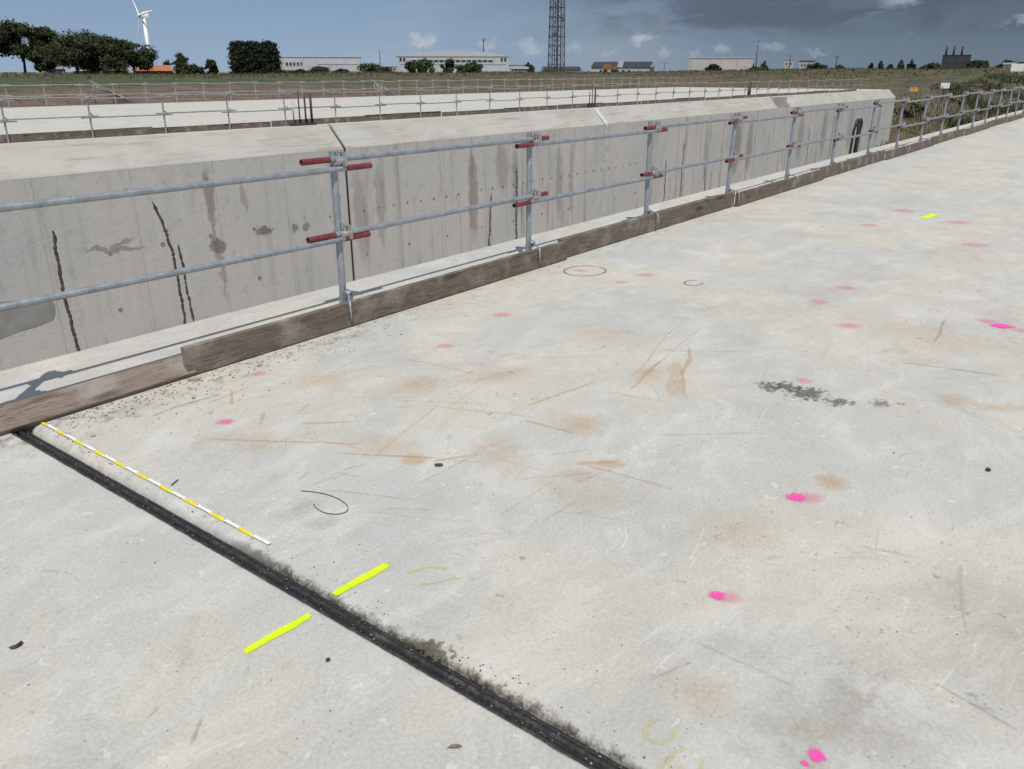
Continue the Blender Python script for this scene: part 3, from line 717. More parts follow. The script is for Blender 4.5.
# ------------------------------------------------------------------ toe boards
def board(x0, x1, y, h, label, group=None, mat=M_wood, tilt=0.0, z=.004, th=.038, yaw=0.0, seg=.12):
    L = x1 - x0; xs = axis([(0, L, seg)]); sd_ = random.random() * 50; c_ = .004
    pr = [(0, c_), (0, h - c_), (c_, h), (th - c_, h), (th, h - c_), (th, c_), (th - c_, 0), (c_, 0)]
    fns = []
    for xx in xs:
        bow = .006 * math.sin(xx / L * 3.1) * mnoise.noise((sd_, 0, 1)); wz = .004 * mnoise.noise((xx * .8, sd_, 2))
        def fn(u, w, xx=xx, bow=bow, wz=wz):
            e = .0025 * mnoise.noise((xx * 7 + u * 40, sd_, w * 9))
            return (xx + (.004 * mnoise.noise((u * 60, w * 25, sd_)) if xx in (0, L) else 0), u + bow + e, w + (wz + e if w > h * .5 else 0))
        fns.append(fn)
    mb = MB(); mb.prism(pr, fns); o = mb.build('toe_board', mat); o.location = (x0, y, z); o.rotation_euler = (-tilt, 0, yaw)
    shade_auto(o, 40)
    return tag(o, label, 'board', group)
board(-1.75, 2.28, 3.985, .141, 'pinkish weathered scaffold board leaning back over the end of the slab joint', None, M_wood_lit, R(54), .026)
board(2.235, 6.05, 3.995, .168, 'brown scaffold board on edge, its square end overlapping the leaning board', None, M_wood, 0, .006)
BL = {0: 'brown scaffold board on edge next to the dark marker circle on the slab', 1: 'brown scaffold board on edge, second one past the dark marker circle', 2: 'brown scaffold board on edge just before the dark looped ladder', 3: 'brown scaffold board on edge beside the dark looped ladder'}
edges = [6.06, 9.93, 13.36, 17.2, 21.4, 25.3, 29.2, 33.1, 37.0, 40.9, 44.8, 48.7, 52.6, 56.5]
for i in range(len(edges) - 1):
    board(edges[i] + (.006 if i else -.05), edges[i + 1], 3.995 + (.045 if i % 2 == 0 else .0), .18 if i % 2 == 0 else .17, BL.get(i, 'brown scaffold board on edge in the toe board row under the red-sleeved guardrail'), 'toe boards on the spray-painted deck', M_wood, 0, .006, seg=.12 if i < 4 else .5)
for i in range(20):
    x0 = 0.5 + i * 3.95
    board(x0, x0 + 3.93, 21.90 + .05 * (i % 2), .155 + .02 * (i % 3), 'weathered scaffold board standing on edge behind the chamfered wall top', 'toe boards on the far deck', M_wood, 0, .006, seg=1.0)

# ------------------------------------------------------------------ paint and marker on the deck
def paint_mat(name, c, soft=True, density=1.0):
    m, t, b = material(name); p = geo_pos(t)
    r = t.n.new('ShaderNodeAttribute'); r.attribute_name = 'rim'; rf = r.outputs['Fac']
    n = t.noise(p, 90, 4, .7); n2 = t.noise(p, 320, 3, .6)
    k = t.math('ADD', t.math('SUBTRACT', 1.0, rf), t.math('MULTIPLY', t.math('SUBTRACT', n, .5), .9 if soft else 1.1))
    k = t.math('ADD', k, t.math('MULTIPLY', t.math('SUBTRACT', n2, .5), .6 if soft else .8))
    a = t.math('MULTIPLY', t.ramp(k, .12, .78 if soft else .50), t.math('MULTIPLY', t.ramp(n2, .25, .5, .7 if not soft else .8, 1.0), density))
    t.put(b.inputs['Base Color'], t.mix(t.ramp(n, .3, .7), tuple(v * .93 for v in c) + (1,), c + (1,))); b.inputs['Roughness'].default_value = .7
    b.inputs['Specular IOR Level'].default_value = .2
    t.put(b.inputs['Alpha'], a)
    return m
PINK = paint_mat('fluorescent_pink_spray', (.86, .085, .42)); PINKPALE = paint_mat('faded_pink_spray', (.80, .20, .36), True, .34)
PINKMID = paint_mat('worn_pink_spray', (.84, .14, .42), True, .6)
YELL = paint_mat('fluorescent_yellow_spray', (.62, .84, .015), False); YPALE = paint_mat('faded_yellow_spray', (.62, .57, .16), True, .32)
INK = paint_mat('dark_marker', (.15, .145, .14), True, .55)
def rim_attr(me, vals):
    a = me.attributes.new('rim', 'FLOAT', 'POINT'); a.data.foreach_set('value', vals)
def splat(name, cx_, cy_, rx, ry, mat, parent, rot=0.0, z=.003):
    mb = MB(); N, K = 26, 4; vs = [(0, 0, 0)]; rim = [0.0]; sd_ = random.random() * 60
    for k in range(1, K + 1):
        for i in range(N):
            a = 2 * math.pi * i / N; q = k / K * (1 + .28 * mnoise.noise((math.cos(a) * 1.3, math.sin(a) * 1.3, sd_)))
            vs.append((rx * q * math.cos(a), ry * q * math.sin(a), 0)); rim.append(k / K)
    fs = [(0, 1 + i, 1 + (i + 1) % N) for i in range(N)]
    for k in range(K - 1):
        o = 1 + k * N; fs += [(o + i, o + N + i, o + N + (i + 1) % N, o + (i + 1) % N) for i in range(N)]
    mb.add(vs, fs); me = mb.mesh(name, mat); rim_attr(me, rim)
    o = obj(name, me, parent, (cx_, cy_, z)); o.rotation_euler = (0, 0, rot); return o
def ribbon(name, pts, w, mat, parent, z=.003, dens=.02, wob=.25, soft=False):
    P = [Vector((a, c_, 0)) for a, c_ in pts]; D = []
    for a, c_ in zip(P[:-1], P[1:]):
        k = max(1, int((c_ - a).length / dens)); D += [a.lerp(c_, i / k) for i in range(k)]
    D.append(P[-1]); vs = []; rim = []; sd_ = random.random() * 40
    for i, q in enumerate(D):
        tg = (D[min(i + 1, len(D) - 1)] - D[max(i - 1, 0)]).normalized(); nn = Vector((-tg.y, tg.x, 0))
        ww = w * (1 + wob * mnoise.noise((i * .25, sd_, 0)))
        e = 1.0 if i in (0, len(D) - 1) else 0.0
        if soft:
            u = i / (len(D) - 1); tp = min(1, 6 * u, 6 * (1 - u)); ww *= .35 + .65 * tp; e = 1 - tp
        for s_ in ((-1.25, -.6, .6, 1.25) if not soft else (-1, -.5, .5, 1)):
            vs.append(q + nn * s_ * ww); rim.append(max(e, 1.0 if abs(s_) >= 1 else (.45 if soft else .0)))
    fs = [(i * 4 + k, i * 4 + k + 1, (i + 1) * 4 + k + 1, (i + 1) * 4 + k) for i in range(len(D) - 1) for k in range(3)]
    mb = MB(); mb.add(vs, fs); me = mb.mesh(name, mat); rim_attr(me, rim); return obj(name, me, parent, (0, 0, z))
ribbon('yellow_paint_line', [(1.035, 1.795), (1.13, 1.79), (1.20, 1.782), (1.282, 1.778)], .0125, YELL, deck2)
ribbon('yellow_paint_line', [(1.385, 1.80), (1.45, 1.798), (1.54, 1.79), (1.625, 1.786)], .0145, YELL, deck)
YSPR = paint_mat('yellow_overspray', (.60, .74, .10), True, .38)
ribbon('yellow_overspray', [(1.02, 1.796), (1.13, 1.79), (1.20, 1.782), (1.285, 1.777)], .034, YSPR, deck2, .0022, .02, .4, True); ribbon('yellow_overspray', [(1.395, 1.80), (1.45, 1.798), (1.54, 1.79), (1.65, 1.784)], .038, YSPR, deck, .0024, .02, .4, True)
ribbon('yellow_paint_line', [(10.42, 1.92), (10.86, 1.87)], .045, YELL, deck)
ribbon('yellow_paint_line', [(14.9, 1.25), (15.6, 1.2)], .06, YELL, deck)
VIEW = R(-52.6)
for (x_, y_, rx, ry, mm) in [(4.29, 3.37, .09, .045, PINKPALE), (2.52, 3.73, .05, .028, PINKPALE), (2.0, 3.30, .055, .032, PINKMID), (3.53, 3.23, .07, .04, PINKPALE), (2.955, .82, .05, .032, PINK), (2.985, .775, .08, .035, PINKPALE),
        (2.15, .80, .036, .022, PINK), (2.165, .765, .06, .028, PINKPALE), (1.685, .325, .026, .024, PINK), (1.64, .34, .012, .01, PINK), (4.29, 1.235, .06, .045, PINKPALE), (6.13, .52, .09, .055, PINK), (6.1, .38, .12, .05, PINKPALE), (6.2, .62, .10, .04, PINKPALE),
        (5.51, 1.34, .10, .055, PINKPALE), (6.55, 1.66, .10, .06, PINKPALE), (6.0, 1.70, .09, .05, PINKPALE), (5.96, 3.15, .12, .06, PINKPALE), (5.62, 3.18, .07, .04, PINKPALE), (9.08, 1.16, .16, .09, PINKPALE), (10.9, 2.25, .22, .12, PINKPALE), (10.4, 1.55, .2, .08, PINKPALE), (9.6, 2.3, .15, .08, PINKPALE), (5.76, 3.67, .10, .03, PINKPALE), (12.2, .85, .2, .12, PINKPALE)]:
    ra = math.sqrt(rx * ry); splat('pink_paint_mark', x_, y_, ra * 1.35 * (1.15 if ra > .03 else 1), ra * 1.3, mm, deck, VIEW + random.uniform(-.15, .15), .003 + .0004 * random.random())
for (x_, y_, r_) in [(1.515, .675, .045), (1.46, .575, .05), (1.43, .60, .03)]:
    ribbon('faded_yellow_ring', [(x_ + r_ * math.cos(a / 9 * 6.1) , y_ + .8 * r_ * math.sin(a / 9 * 6.1)) for a in range(10)], .011, YPALE, deck, .0035, .008, .5, True)
ribbon('faded_yellow_scrawl', [(1.62, 1.70), (1.70, 1.66), (1.73, 1.60)], .008, YPALE, deck, .0035, .01, .6); ribbon('faded_yellow_scrawl', [(1.60, 1.62), (1.64, 1.58), (1.70, 1.55), (1.72, 1.52)], .006, YPALE, deck, .0035, .01, .6)
ribbon('marker_loop', [(5.78 + .20 * math.cos(a / 24 * 6.28) , 3.63 + .17 * math.sin(a / 24 * 6.28)) for a in range(25)], .009, INK, deck, .0034, .02)
ribbon('marker_loop', [(5.96 + .09 * math.cos(a / 14 * 5.4), 2.70 + .07 * math.sin(a / 14 * 5.4)) for a in range(15)], .008, INK, deck, .0034, .02)
# stains: thin films of rust, damp, mud and scuffing lying on the slab, each with its own outline
def film_mat(name, c, c2, sc, lo, hi, amp, dens, rough=.85):
    m, t, b = material(name); p = geo_pos(t)
    r = t.n.new('ShaderNodeAttribute'); r.attribute_name = 'rim'; s_ = t.n.new('ShaderNodeAttribute'); s_.attribute_name = 'dens'; s_.attribute_type = 'OBJECT'
    n = t.noise(p, sc, 6, .72); n2 = t.noise(p, sc * 6, 3, .7)
    k = t.math('ADD', t.math('SUBTRACT', 1.0, r.outputs['Fac']), t.math('MULTIPLY', t.math('SUBTRACT', n, .5), amp))
    a = t.math('MULTIPLY', t.math('MULTIPLY', t.ramp(k, lo, hi), t.ramp(n2, .30, .62, .45, 1)), t.ramp(r.outputs['Fac'], 1.0, .72))
    a = t.math('MULTIPLY', a, t.math('MULTIPLY', s_.outputs['Fac'], dens))
    t.put(b.inputs['Base Color'], t.mix(t.ramp(n2, .3, .7), c + (1,), c2 + (1,))); b.inputs['Roughness'].default_value = rough; b.inputs['Specular IOR Level'].default_value = .25
    t.put(b.inputs['Alpha'], a); t.put(b.inputs['Normal'], t.bump(n2, .5, .003)); return m
F_rust = film_mat('rust_film', (.55, .35, .17), (.60, .43, .26), 24, .0, 1.0, 1.1, 1.0); F_dark = film_mat('scuff_film', (.11, .10, .085), (.18, .165, .145), 30, .10, .95, 1.0, .7)
F_damp = film_mat('damp_film', (.30, .26, .195), (.38, .34, .275), 9, .20, 1.1, 1.8, .42); F_mud = film_mat('mud_film', (.085, .078, .058), (.17, .155, .12), 30, .36, .72, 2.7, .95, .6)
zi = 0
def lay(kind, rows, mat, cut):
    global zi
    for row in rows:
        x0, y0, x1, y1, w, s = row[:6]; zi += 1; z = .0012 + .00002 * zi; L = math.hypot(x1 - x0, y1 - y0)
        if L > 5 * w:
            wm = 1.15 if kind == 'scuff_mark' else 1.7; k = max(2, int(L / .12)); sd_ = random.random() * 99; nx_, ny_ = -(y1 - y0) / L, (x1 - x0) / L
            pts = [(x0 + (x1 - x0) * i / k + nx_ * .03 * L * mnoise.noise((i * .5, sd_, 0)), y0 + (y1 - y0) * i / k + ny_ * .03 * L * mnoise.noise((i * .5, sd_, 0))) for i in range(k + 1)]
            o = ribbon(kind, pts, w * wm, mat, deck if x0 > 1.4 else deck2, z, .03, .9, True)
        else:
            o = splat(kind, (x0 + x1) / 2, (y0 + y1) / 2, max(L / 2, w) * 1.5 + .3 * w, w * 1.8, mat, deck if x0 > 1.4 else deck2, math.atan2(y1 - y0, x1 - x0), z)
        o['dens'] = float(s)
lay('damp_stain', DAMP, F_damp, 0); lay('rust_stain', RUST, F_rust, 0); lay('scuff_mark', DARK, F_dark, 0); lay('mud_stain', MUD, F_mud, 0)
# thin wire bent into a loop
M_wire = plain('tying_wire', (.10, .09, .08), .6, .4, .3, 20)
wire = []
for px_, py_ in ((1.775, 2.445), (1.80, 2.40), (1.82, 2.34), (1.825, 2.27), (1.81, 2.20), (1.775, 2.165), (1.735, 2.185), (1.715, 2.23), (1.72, 2.285), (1.735, 2.32)): wire.append((px_, py_, .004))
for _ in range(2):
    w2 = [wire[0]]
    for a, c_ in zip(wire[:-1], wire[1:]): w2 += [tuple(.75 * i + .25 * j for i, j in zip(a, c_)), tuple(.25 * i + .75 * j for i, j in zip(a, c_))]
    wire = w2 + [wire[-1]]
mb = MB(); mb.tube(wire, .0016, 6); tag(mb.build('wire_loop', M_wire, None, True), 'thin dark wire bent into an open loop lying on the slab', 'wire')

# ------------------------------------------------------------------ folding rule beside the joint
rule = empty('folding_rule', (1.446, 4.03, 0)); tag(rule, 'yellow and white banded folding rule laid along the slab joint', 'ruler')
M_ry = plain('rule_yellow', (.74, .60, .015), .5, 0, .12, 30); M_rw = plain('rule_white', (.72, .71, .68), .5, 0, .1, 30)
N = 20; L = 1.81
for i in range(N):
    mb = MB(); z0 = .003 + (.0035 if i % 2 else 0); a = -i * L / N; c_ = -(i + 1) * L / N - .006
    mb.box(-.0068, c_, z0, .0068, a, z0 + .003); o = mb.build('rule_segment', M_ry if i % 2 == 0 else M_rw, rule)
    if i: mb = MB(); mb.tube([(0, a - .004, z0 + .003), (0, a - .004, z0 + .0045)], .003, 8); mb.build('rivet', M_clamp, o)

# ------------------------------------------------------------------ loose bits
def chunk(name, loc, sx, sy, sz, rz, mat, label, cat, seed, group=None):
    mb = MB(); rs = np.random.default_rng(seed); vs = []; rings = [(-.5, .45), (-.42, .85), (-.1, 1.0), (.2, .95), (.42, .7), (.5, .3)]; n = 9
    for u, q in rings:
        for k in range(n):
            a = 2 * math.pi * k / n; rr = q * (1 + rs.uniform(-.16, .16)); vs.append((u * sx + rs.uniform(-.03, .03) * sx, rr * math.cos(a) * sy / 2, max(0, sz / 2 + rr * math.sin(a) * sz / 2)))
    fs = [(i * n + k, i * n + (k + 1) % n, (i + 1) * n + (k + 1) % n, (i + 1) * n + k) for i in range(len(rings) - 1) for k in range(n)]
    fs += [tuple(range(n - 1, -1, -1)), tuple(range((len(rings) - 1) * n, len(rings) * n))]
    mb.add(vs, fs); o = mb.build(name, mat, None, True); o.location = loc; o.rotation_euler = (0, 0, rz); return tag(o, label, cat, group)
chunk('stone', (2.285, 2.15, .001), .036, .017, .013, -.9, M_darkstone, 'small dark elongated stone on the rust-stained slab', 'stone', 1)
chunk('stone', (3.689, 0.243, .001), .022, .02, .014, .3, M_darkstone, 'tiny black stone on bare slab away from the boards', 'stone', 2)
chunk('stone', (1.169, 1.570, .001), .014, .012, .010, .3, M_darkstone, 'tiny dark stone on the near slab beside the yellow line', 'stone', 3)
chunk('twig', (1.502, 2.923, .001), .055, .006, .005, .5, M_darkstone, 'short dark twig lying next to the folding rule', 'twig', 4)
mb = MB(); mb.tube([(.018 * math.cos(a), .018 * math.sin(a), .005) for a in np.linspace(3.5, 6.0, 9)], [.002, .0045, .0055, .006, .006, .006, .0055, .0045, .002], 8)
o = mb.build('rubber_shaving', M_rubber, None, True); o.location = (0.645, 2.370, .001); tag(o, 'curled black rubber shaving on the near slab', 'scrap')
M_leaf = plain('dry_leaf', (.22, .16, .09), .8, 0, .3, 40)
mb = MB(); vs = [(-.02, 0, .002), (-.008, .007, .006), (.008, .006, .008), (.022, 0, .003), (.008, -.006, .007), (-.008, -.007, .005)]; mb.add(vs, [(0, 5, 1), (1, 5, 4, 2), (2, 4, 3)])
o = mb.build('dry_leaf', M_leaf); o.location = (1.151, 1.063, .001); o.rotation_euler = (0, 0, 2.4); tag(o, 'small dry brown leaf on the near slab', 'leaf')
# ------------------------------------------------------------------ ladder top and odds on the decks
M_black = plain('black_painted_steel', (.028, .030, .033), .5, .2, .3, 6)
lad = empty('access_ladder', (18.3, 4.99, -3)); tag(lad, 'dark steel ladder with looped hand rails hooked over the deck edge', 'ladder')
for sx in (0, .45):
    pts = [(sx, .05, 0), (sx, .02, 2.6), (sx, .0, 3.45)] + [(sx + (.12 if sx == 0 else -.12) * (1 - math.cos(a)) , -.02, 3.55 + .12 * math.sin(a)) for a in np.linspace(.0, 3.14, 7)] + [(sx + (.24 if sx == 0 else -.24) * .75, -.03, 3.0)]
    mb = MB(); mb.tube(pts, .028, 8); mb.build('side_rail', M_black, lad, True)
for k in range(12):
    mb = MB(); mb.tube([(0, .05 - .003 * k, .2 + .25 * k), (.45, .05 - .003 * k, .2 + .25 * k)], .014, 6); mb.build('rung', M_black, lad, True)
M_rebar = plain('rusty_dark_bar', (.055, .042, .036), .8, .1, .4, 10)
for (bx, by, k, lab) in ((17.0, 21.72, 4, 'four dark upright bars bolted to the far deck edge by the first wall joint'), (34.6, 21.8, 3, 'three dark upright bars on the far deck edge beside the pale joint cover'), (55.4, 22.3, 2, 'pair of dark upright bars on the far deck edge near the wall recess')):
    r_ = empty('starter_bars', (bx, by, 0)); tag(r_, lab, 'bars')
    for i in range(k):
        mb = MB(); h = (.72, 1.05, .9, .95)[i]; mb.tube([(i * .24, 0, 0), (i * .24 + .02, .01, h)], [.022, .022, .03, .04][i] if bx < 50 else .07, 8); mb.build('bar', M_rebar if (i > 0 or bx > 20) else M_steel_old, r_, True)
    mb = MB(); mb.box(-.12, -.06, 0, .24 * (k - 1) + .14, .08, .07); mb.build('base_rail', M_rebar, r_)
# bundle of scaffold tubes leaning behind the far deck
for (sx_, sy_, lab) in ((36.4, 73.6, 'bundle of pale scaffold tubes leaning in the soil towards the farm trees'), (57.0, 60.5, 'smaller pile of scaffold tubes in the soil before the white warehouses')):
    tb = empty('tube_stack', (sx_, sy_, gz(sx_, sy_))); tag(tb, lab, 'tubes'); ns = 9 if sx_ < 50 else 5
    for i in range(ns):
        a = i * .22; mb = MB(); mb.tube([(a * .6, -a * .8, 1.9 - .12 * i), (a * .6 + 1.3, -a * .8 - 1.2, .02 + .05 * (i % 2))], .045, 6); mb.build('tube', M_steel_old, tb, True)
    mb = MB(); mb.tube([(.2, -.1, 1.3), (1.2, -1.5, .9)], .04, 6); mb.tube([(.3, .2, 0), (.2, -.1, 1.6)], .04, 6); mb.build('trestle', M_steel_old, tb, True)
# ------------------------------------------------------------------ vegetation
def leaf_mat(name, a, b_, sc=.35):
    m, t, b = material(name); p = geo_pos(t)
    n = t.noise(p, sc, 4, .6); n2 = t.noise(p, sc * 9, 3, .6)
    c = t.mix(t.ramp(n, .35, .65), a + (1,), b_ + (1,)); c = t.mix(.4, c, t.mix(t.ramp(n2, .3, .7), tuple(v * .5 for v in a) + (1,), tuple(v * 1.35 for v in b_) + (1,)))
    t.put(b.inputs['Base Color'], c); b.inputs['Roughness'].default_value = .7; b.inputs['Specular IOR Level'].default_value = .2
    return m
M_leafA = leaf_mat('dark_foliage', (.022, .031, .012), (.050, .062, .024)); M_leafB = leaf_mat('mid_foliage', (.036, .054, .019), (.075, .088, .032))
M_leafC = leaf_mat('evergreen_foliage', (.010, .017, .009), (.022, .032, .015)); M_bark = plain('bark', (.055, .045, .036), .9, 0, .3, 3, .02)
def leaves(cl, n, size, seed):
    """n leaf quads spread through ellipsoid clumps (x,y,z,rx,ry,rz)"""
    r_ = np.random.default_rng(seed); cl = np.array(cl, float)
    vol = cl[:, 3] * cl[:, 4] * cl[:, 5]; w = vol ** .75; idx = r_.choice(len(cl), n, p=w / w.sum())
    d = r_.normal(size=(n, 3)); d /= np.linalg.norm(d, axis=1)[:, None]; rad = r_.random(n) ** .5 * np.where(r_.random(n) < .2, r_.uniform(1.0, 1.6, n), 1.0)
    c_ = cl[idx, :3] + d * rad[:, None] * cl[idx, 3:]
    nrm = d * .7 + r_.normal(size=(n, 3)) * .6 + [0, 0, .35]; nrm /= np.linalg.norm(nrm, axis=1)[:, None]
    a = np.cross(nrm, r_.normal(size=(n, 3))); a /= np.linalg.norm(a, axis=1)[:, None]; bb = np.cross(nrm, a)
    s_ = size * r_.uniform(.5, 1.25, n)[:, None]; fl = .62
    v = np.stack([c_ - a * s_, c_ - bb * s_ * fl, c_ + a * s_, c_ + bb * s_ * fl], 1).reshape(-1, 3)
    return v, n
def leaf_obj(name, v, n, mat, parent):
    me = bpy.data.meshes.new(name); me.vertices.add(len(v)); me.vertices.foreach_set('co', v.ravel())
    me.loops.add(n * 4); me.loops.foreach_set('vertex_index', np.arange(n * 4)); me.polygons.add(n)
    me.polygons.foreach_set('loop_start', np.arange(n) * 4); me.update(calc_edges=True); me.materials.append(mat)
    return obj(name, me, parent)
def tree(x_, y_, h, w, label, seed, mat=None, name='broadleaf_tree', trunk=.35, n=5000, leaf=.30, shape='round', group=None, squash=1.0, cat='tree'):
    r_ = np.random.default_rng(seed); root = empty(name, (x_, y_, gz(x_, y_) - .1)); tag(root, label, cat, group)
    mb = MB(); th = h * trunk; cl = []
    mb.tube([(0, 0, -.2), (.03 * h * r_.normal(), .02 * h * r_.normal(), th), (.04 * h * r_.normal(), .03 * h * r_.normal(), h * .8)], [.028 * h, .02 * h, .006 * h], 7)
    if shape == 'round':
        for k in range(40):
            u = r_.random(); zz = th + (h - th) * (.08 + .84 * u); rr = w / 2 * math.sqrt(max(.06, 1 - (1.9 * u - .85) ** 2)) * r_.uniform(.25, .85); a = r_.uniform(0, 6.28)
            q = w * r_.choice([.07, .10, .14, .20]) * r_.uniform(.85, 1.1); cl.append((rr * math.cos(a), rr * math.sin(a) * squash, zz, q, q * squash, q * r_.uniform(.6, .9)))
            if k < 8: mb.tube([(0, 0, th * r_.uniform(.7, 1.2)), (rr * .5 * math.cos(a), rr * .5 * math.sin(a) * squash, (th + zz) / 2), (rr * math.cos(a), rr * math.sin(a) * squash, zz)], [.011 * h, .007 * h, .003 * h], 5)
    elif shape == 'column':
        for k in range(14):
            u = (k + .5) / 14; zz = h * (.04 + .93 * u); rr = w / 2 * (1 - (.75 if h < 8.4 or h > 9.3 else .35) * max(0, u - .62) / .38 * .9) * (.75 + .35 * min(1, u * 6)); a = r_.uniform(0, 6.28); q = r_.uniform(.1, .35) * rr
            cl.append((q * math.cos(a), q * math.sin(a), zz, rr * r_.uniform(.72, .98), rr * r_.uniform(.72, .98), h * .075))
    else:   # bush
        for k in range(16):
            a = r_.uniform(0, 6.28); rr = w / 2 * r_.uniform(.0, .82); q = w * r_.uniform(.10, .19); zz = h * (.2 + .62 * r_.random() * (1 - (rr / (w / 2)) ** 2 * .7))
            cl.append((rr * math.cos(a), rr * math.sin(a) * squash, zz, q, q * squash, h * r_.uniform(.14, .24)))
    mb.build('trunk', M_bark, root, True); v, k = leaves(cl, n, leaf, seed + 1)
    leaf_obj('crown', v, k, mat or M_leafA, root); return root
T = [ # farm trees on the dyke behind the soil field
 (72.9, 183.0, 9.6, 7.0, 'tall broadleaf tree with bare lower trunk at the edge of the farm trees'), (77.0, 181.2, 9.9, 7.4, 'round-crowned broadleaf tree next to the gap with thin trunks'), (83.5, 186.0, 9.3, 6.0, 'slim broadleaf tree with an open forked trunk'),
 (87.5, 191.0, 8.4, 6.5, 'pale thin tree seen between two dark crowns'), (83.5, 172.5, 7.6, 8.0, 'broad dark tree at the start of the joined crowns'), (87.4, 174.0, 8.0, 8.5, 'tallest tree of the joined dark crowns by the farm roofs'),
 (90.2, 170.0, 7.6, 8.0, 'dark tree above the small grey roofs'), (93.0, 168.5, 6.6, 7.4, 'dark tree at the low end of the joined crowns, by the orange roof'), (79.2, 176.8, 5.2, 5.0, 'low dark tree under the taller farm trees')]
for i, (x_, y_, h, w, lab) in enumerate(T): tree(x_, y_, h * 1.04, w * 1.22, lab, 100 + i * 3, M_leafB if i == 3 else M_leafA, n=8000, leaf=.24, trunk=.40 if i < 4 else .24, group='farm trees on the dyke')
for i, (x_, y_, h, w, sh, lab) in enumerate([(126.7, 212.8, 4.4, 4.6, 'bush', 'rounded bush between the orange roof and the clipped poplar row'), (128.6, 209.0, 6.2, 4.2, 'column', 'small upright tree beside the rounded bush'), (135.5, 215.0, 3.8, 6.5, 'bush', 'wide low bush near the poplar row'), (138.9, 211.0, 4.6, 4.0, 'round', 'low round-headed tree just before the poplar row'), (133.2, 217.5, 3.4, 5.0, 'bush', 'low dark bush among the field-edge shrubs')]):
    tree(x_, y_, h, w, lab, 200 + i * 3, M_leafA, 'field_shrub' if sh == 'bush' else 'broadleaf_tree', n=2200, leaf=.30, shape=sh, trunk=.2, cat='bush' if sh == 'bush' else 'tree')
for i in range(8):
    u = i / 7; tree(137.9 + 6.2 * u, 198.2 - 8.0 * u, 8.9 + .35 * math.sin(i * 2.3), 3.9, 'dark columnar poplar in the tight row beside the white warehouse', 300 + i * 3, M_leafC, 'poplar_tree', n=4600, leaf=.28, shape='column', group='poplar row')
for i, (px_, F, h, w) in enumerate([(372, 330, 5.2, 10.5), (386, 335, 3.6, 7), (412, 300, 5.0, 6.5), (425, 305, 5.6, 7), (450, 300, 5.4, 6), (463, 310, 3.8, 8), (474, 312, 5.2, 6), (318, 420, 4.0, 12), (302, 420, 3, 9), (288, 420, 2.6, 8), (340, 420, 2.8, 7), (528, 330, 4.5, 5), (520, 340, 3.0, 4)]):
    a = R(37.427); L_ = (px_ - 512) * F / 860; x_ = math.cos(a) * F + math.sin(a) * L_; y_ = math.sin(a) * F - math.cos(a) * L_
    x_, y_ = round(x_, 1), round(y_, 1)
    tree(x_, y_, h, w * 1.4, 'dark bushy tree in the scattered line before the white warehouses', 400 + i * 3, M_leafA if i % 3 else M_leafB, 'field_shrub', n=2400, leaf=.36, shape='bush', trunk=.15, group='bushes before the warehouses', squash=.6)
FARV = [(583.0, 225.0, 8.0, 11, 'bush', 'dark clump of trees in front of the grey block on the skyline'), (600, 195, 6.0, 26, 'bush', 'long low dark tree clump below the flat skyline building'), (615, 183, 5, 18, 'bush', 'low tree clump beside the crane silhouette'),
        (419, 110.6, 3.9, 1.9, 'column', 'single dark poplar of a pair on the flat horizon'), (421, 107.2, 4.8, 1.9, 'column', 'taller dark poplar of the pair on the flat horizon'), (425, 104.2, 4.0, 7, 'bush', 'low dark tree at the edge of the skyline copse'), (427, 100.0, 6.0, 7, 'bush', 'peaked dark tree in the middle of the skyline copse'), (429, 95.5, 5.6, 7.5, 'bush', 'blunt dark tree at the end of the skyline copse'),
        (457, 61.5, 5.6, 4.4, 'column', 'dark blunt tree on the skyline by the white container'), (463, 55.5, 4.5, 2.0, 'column', 'narrow dark tree beyond the white container'), (640, 128, 7, 34, 'bush', 'long dark tree belt running towards the factory'), (650, 104, 8.5, 36, 'bush', 'dark tree belt below the factory block'), (655, 84, 7, 40, 'bush', 'low tree belt trailing away from the factory'),
        (395, 178, 4.5, 16, 'bush', 'low hedge trees between the barn and the pale hall'), (408, 160, 3.6, 18, 'bush', 'low dark hedge in front of the pale hall'), (470, 190, 5.5, 12, 'bush', 'dark bush at the foot of the pale hall')]
for i, (x_, y_, h, w, sh, lab) in enumerate(FARV): tree(x_, y_, h, w, lab, 500 + i * 3, M_leafC if i % 2 else M_leafA, 'skyline_tree', n=1800 if w < 20 else 4000, leaf=.5 if w < 20 else .8, shape=sh, squash=.5)

# rough grass and weeds on the dyke and in the overgrown end of the trough
def tufts(name, pts, hs, mat, seed, blades=5, spread=.25, wid=.10):
    r_ = np.random.default_rng(seed); P = np.repeat(np.array(pts), blades, 0); H = np.repeat(np.array(hs), blades) * r_.uniform(.5, 1.1, len(P)); n = len(P)
    P = P + np.c_[r_.normal(0, 1, (n, 2)) * (spread * H)[:, None], np.zeros(n)]
    a = r_.uniform(0, 6.28, n); w_ = wid * H; s_ = np.c_[np.cos(a), np.sin(a), np.zeros(n)] * w_[:, None]; ln = r_.normal(0, .3, (n, 2)) * H[:, None]
    top = P + np.c_[ln, H]; mid = P + np.c_[ln * .35, H * .55]
    v = np.stack([P - s_ * .6, P + s_ * .6, mid + s_, top, mid - s_], 1).reshape(-1, 3)
    me = bpy.data.meshes.new(name); me.vertices.add(n * 5); me.vertices.foreach_set('co', v.ravel()); me.loops.add(n * 5); me.loops.foreach_set('vertex_index', np.arange(n * 5))
    me.polygons.add(n); me.polygons.foreach_set('loop_start', np.arange(n) * 5); me.update(calc_edges=True); me.materials.append(mat); return obj(name, me)
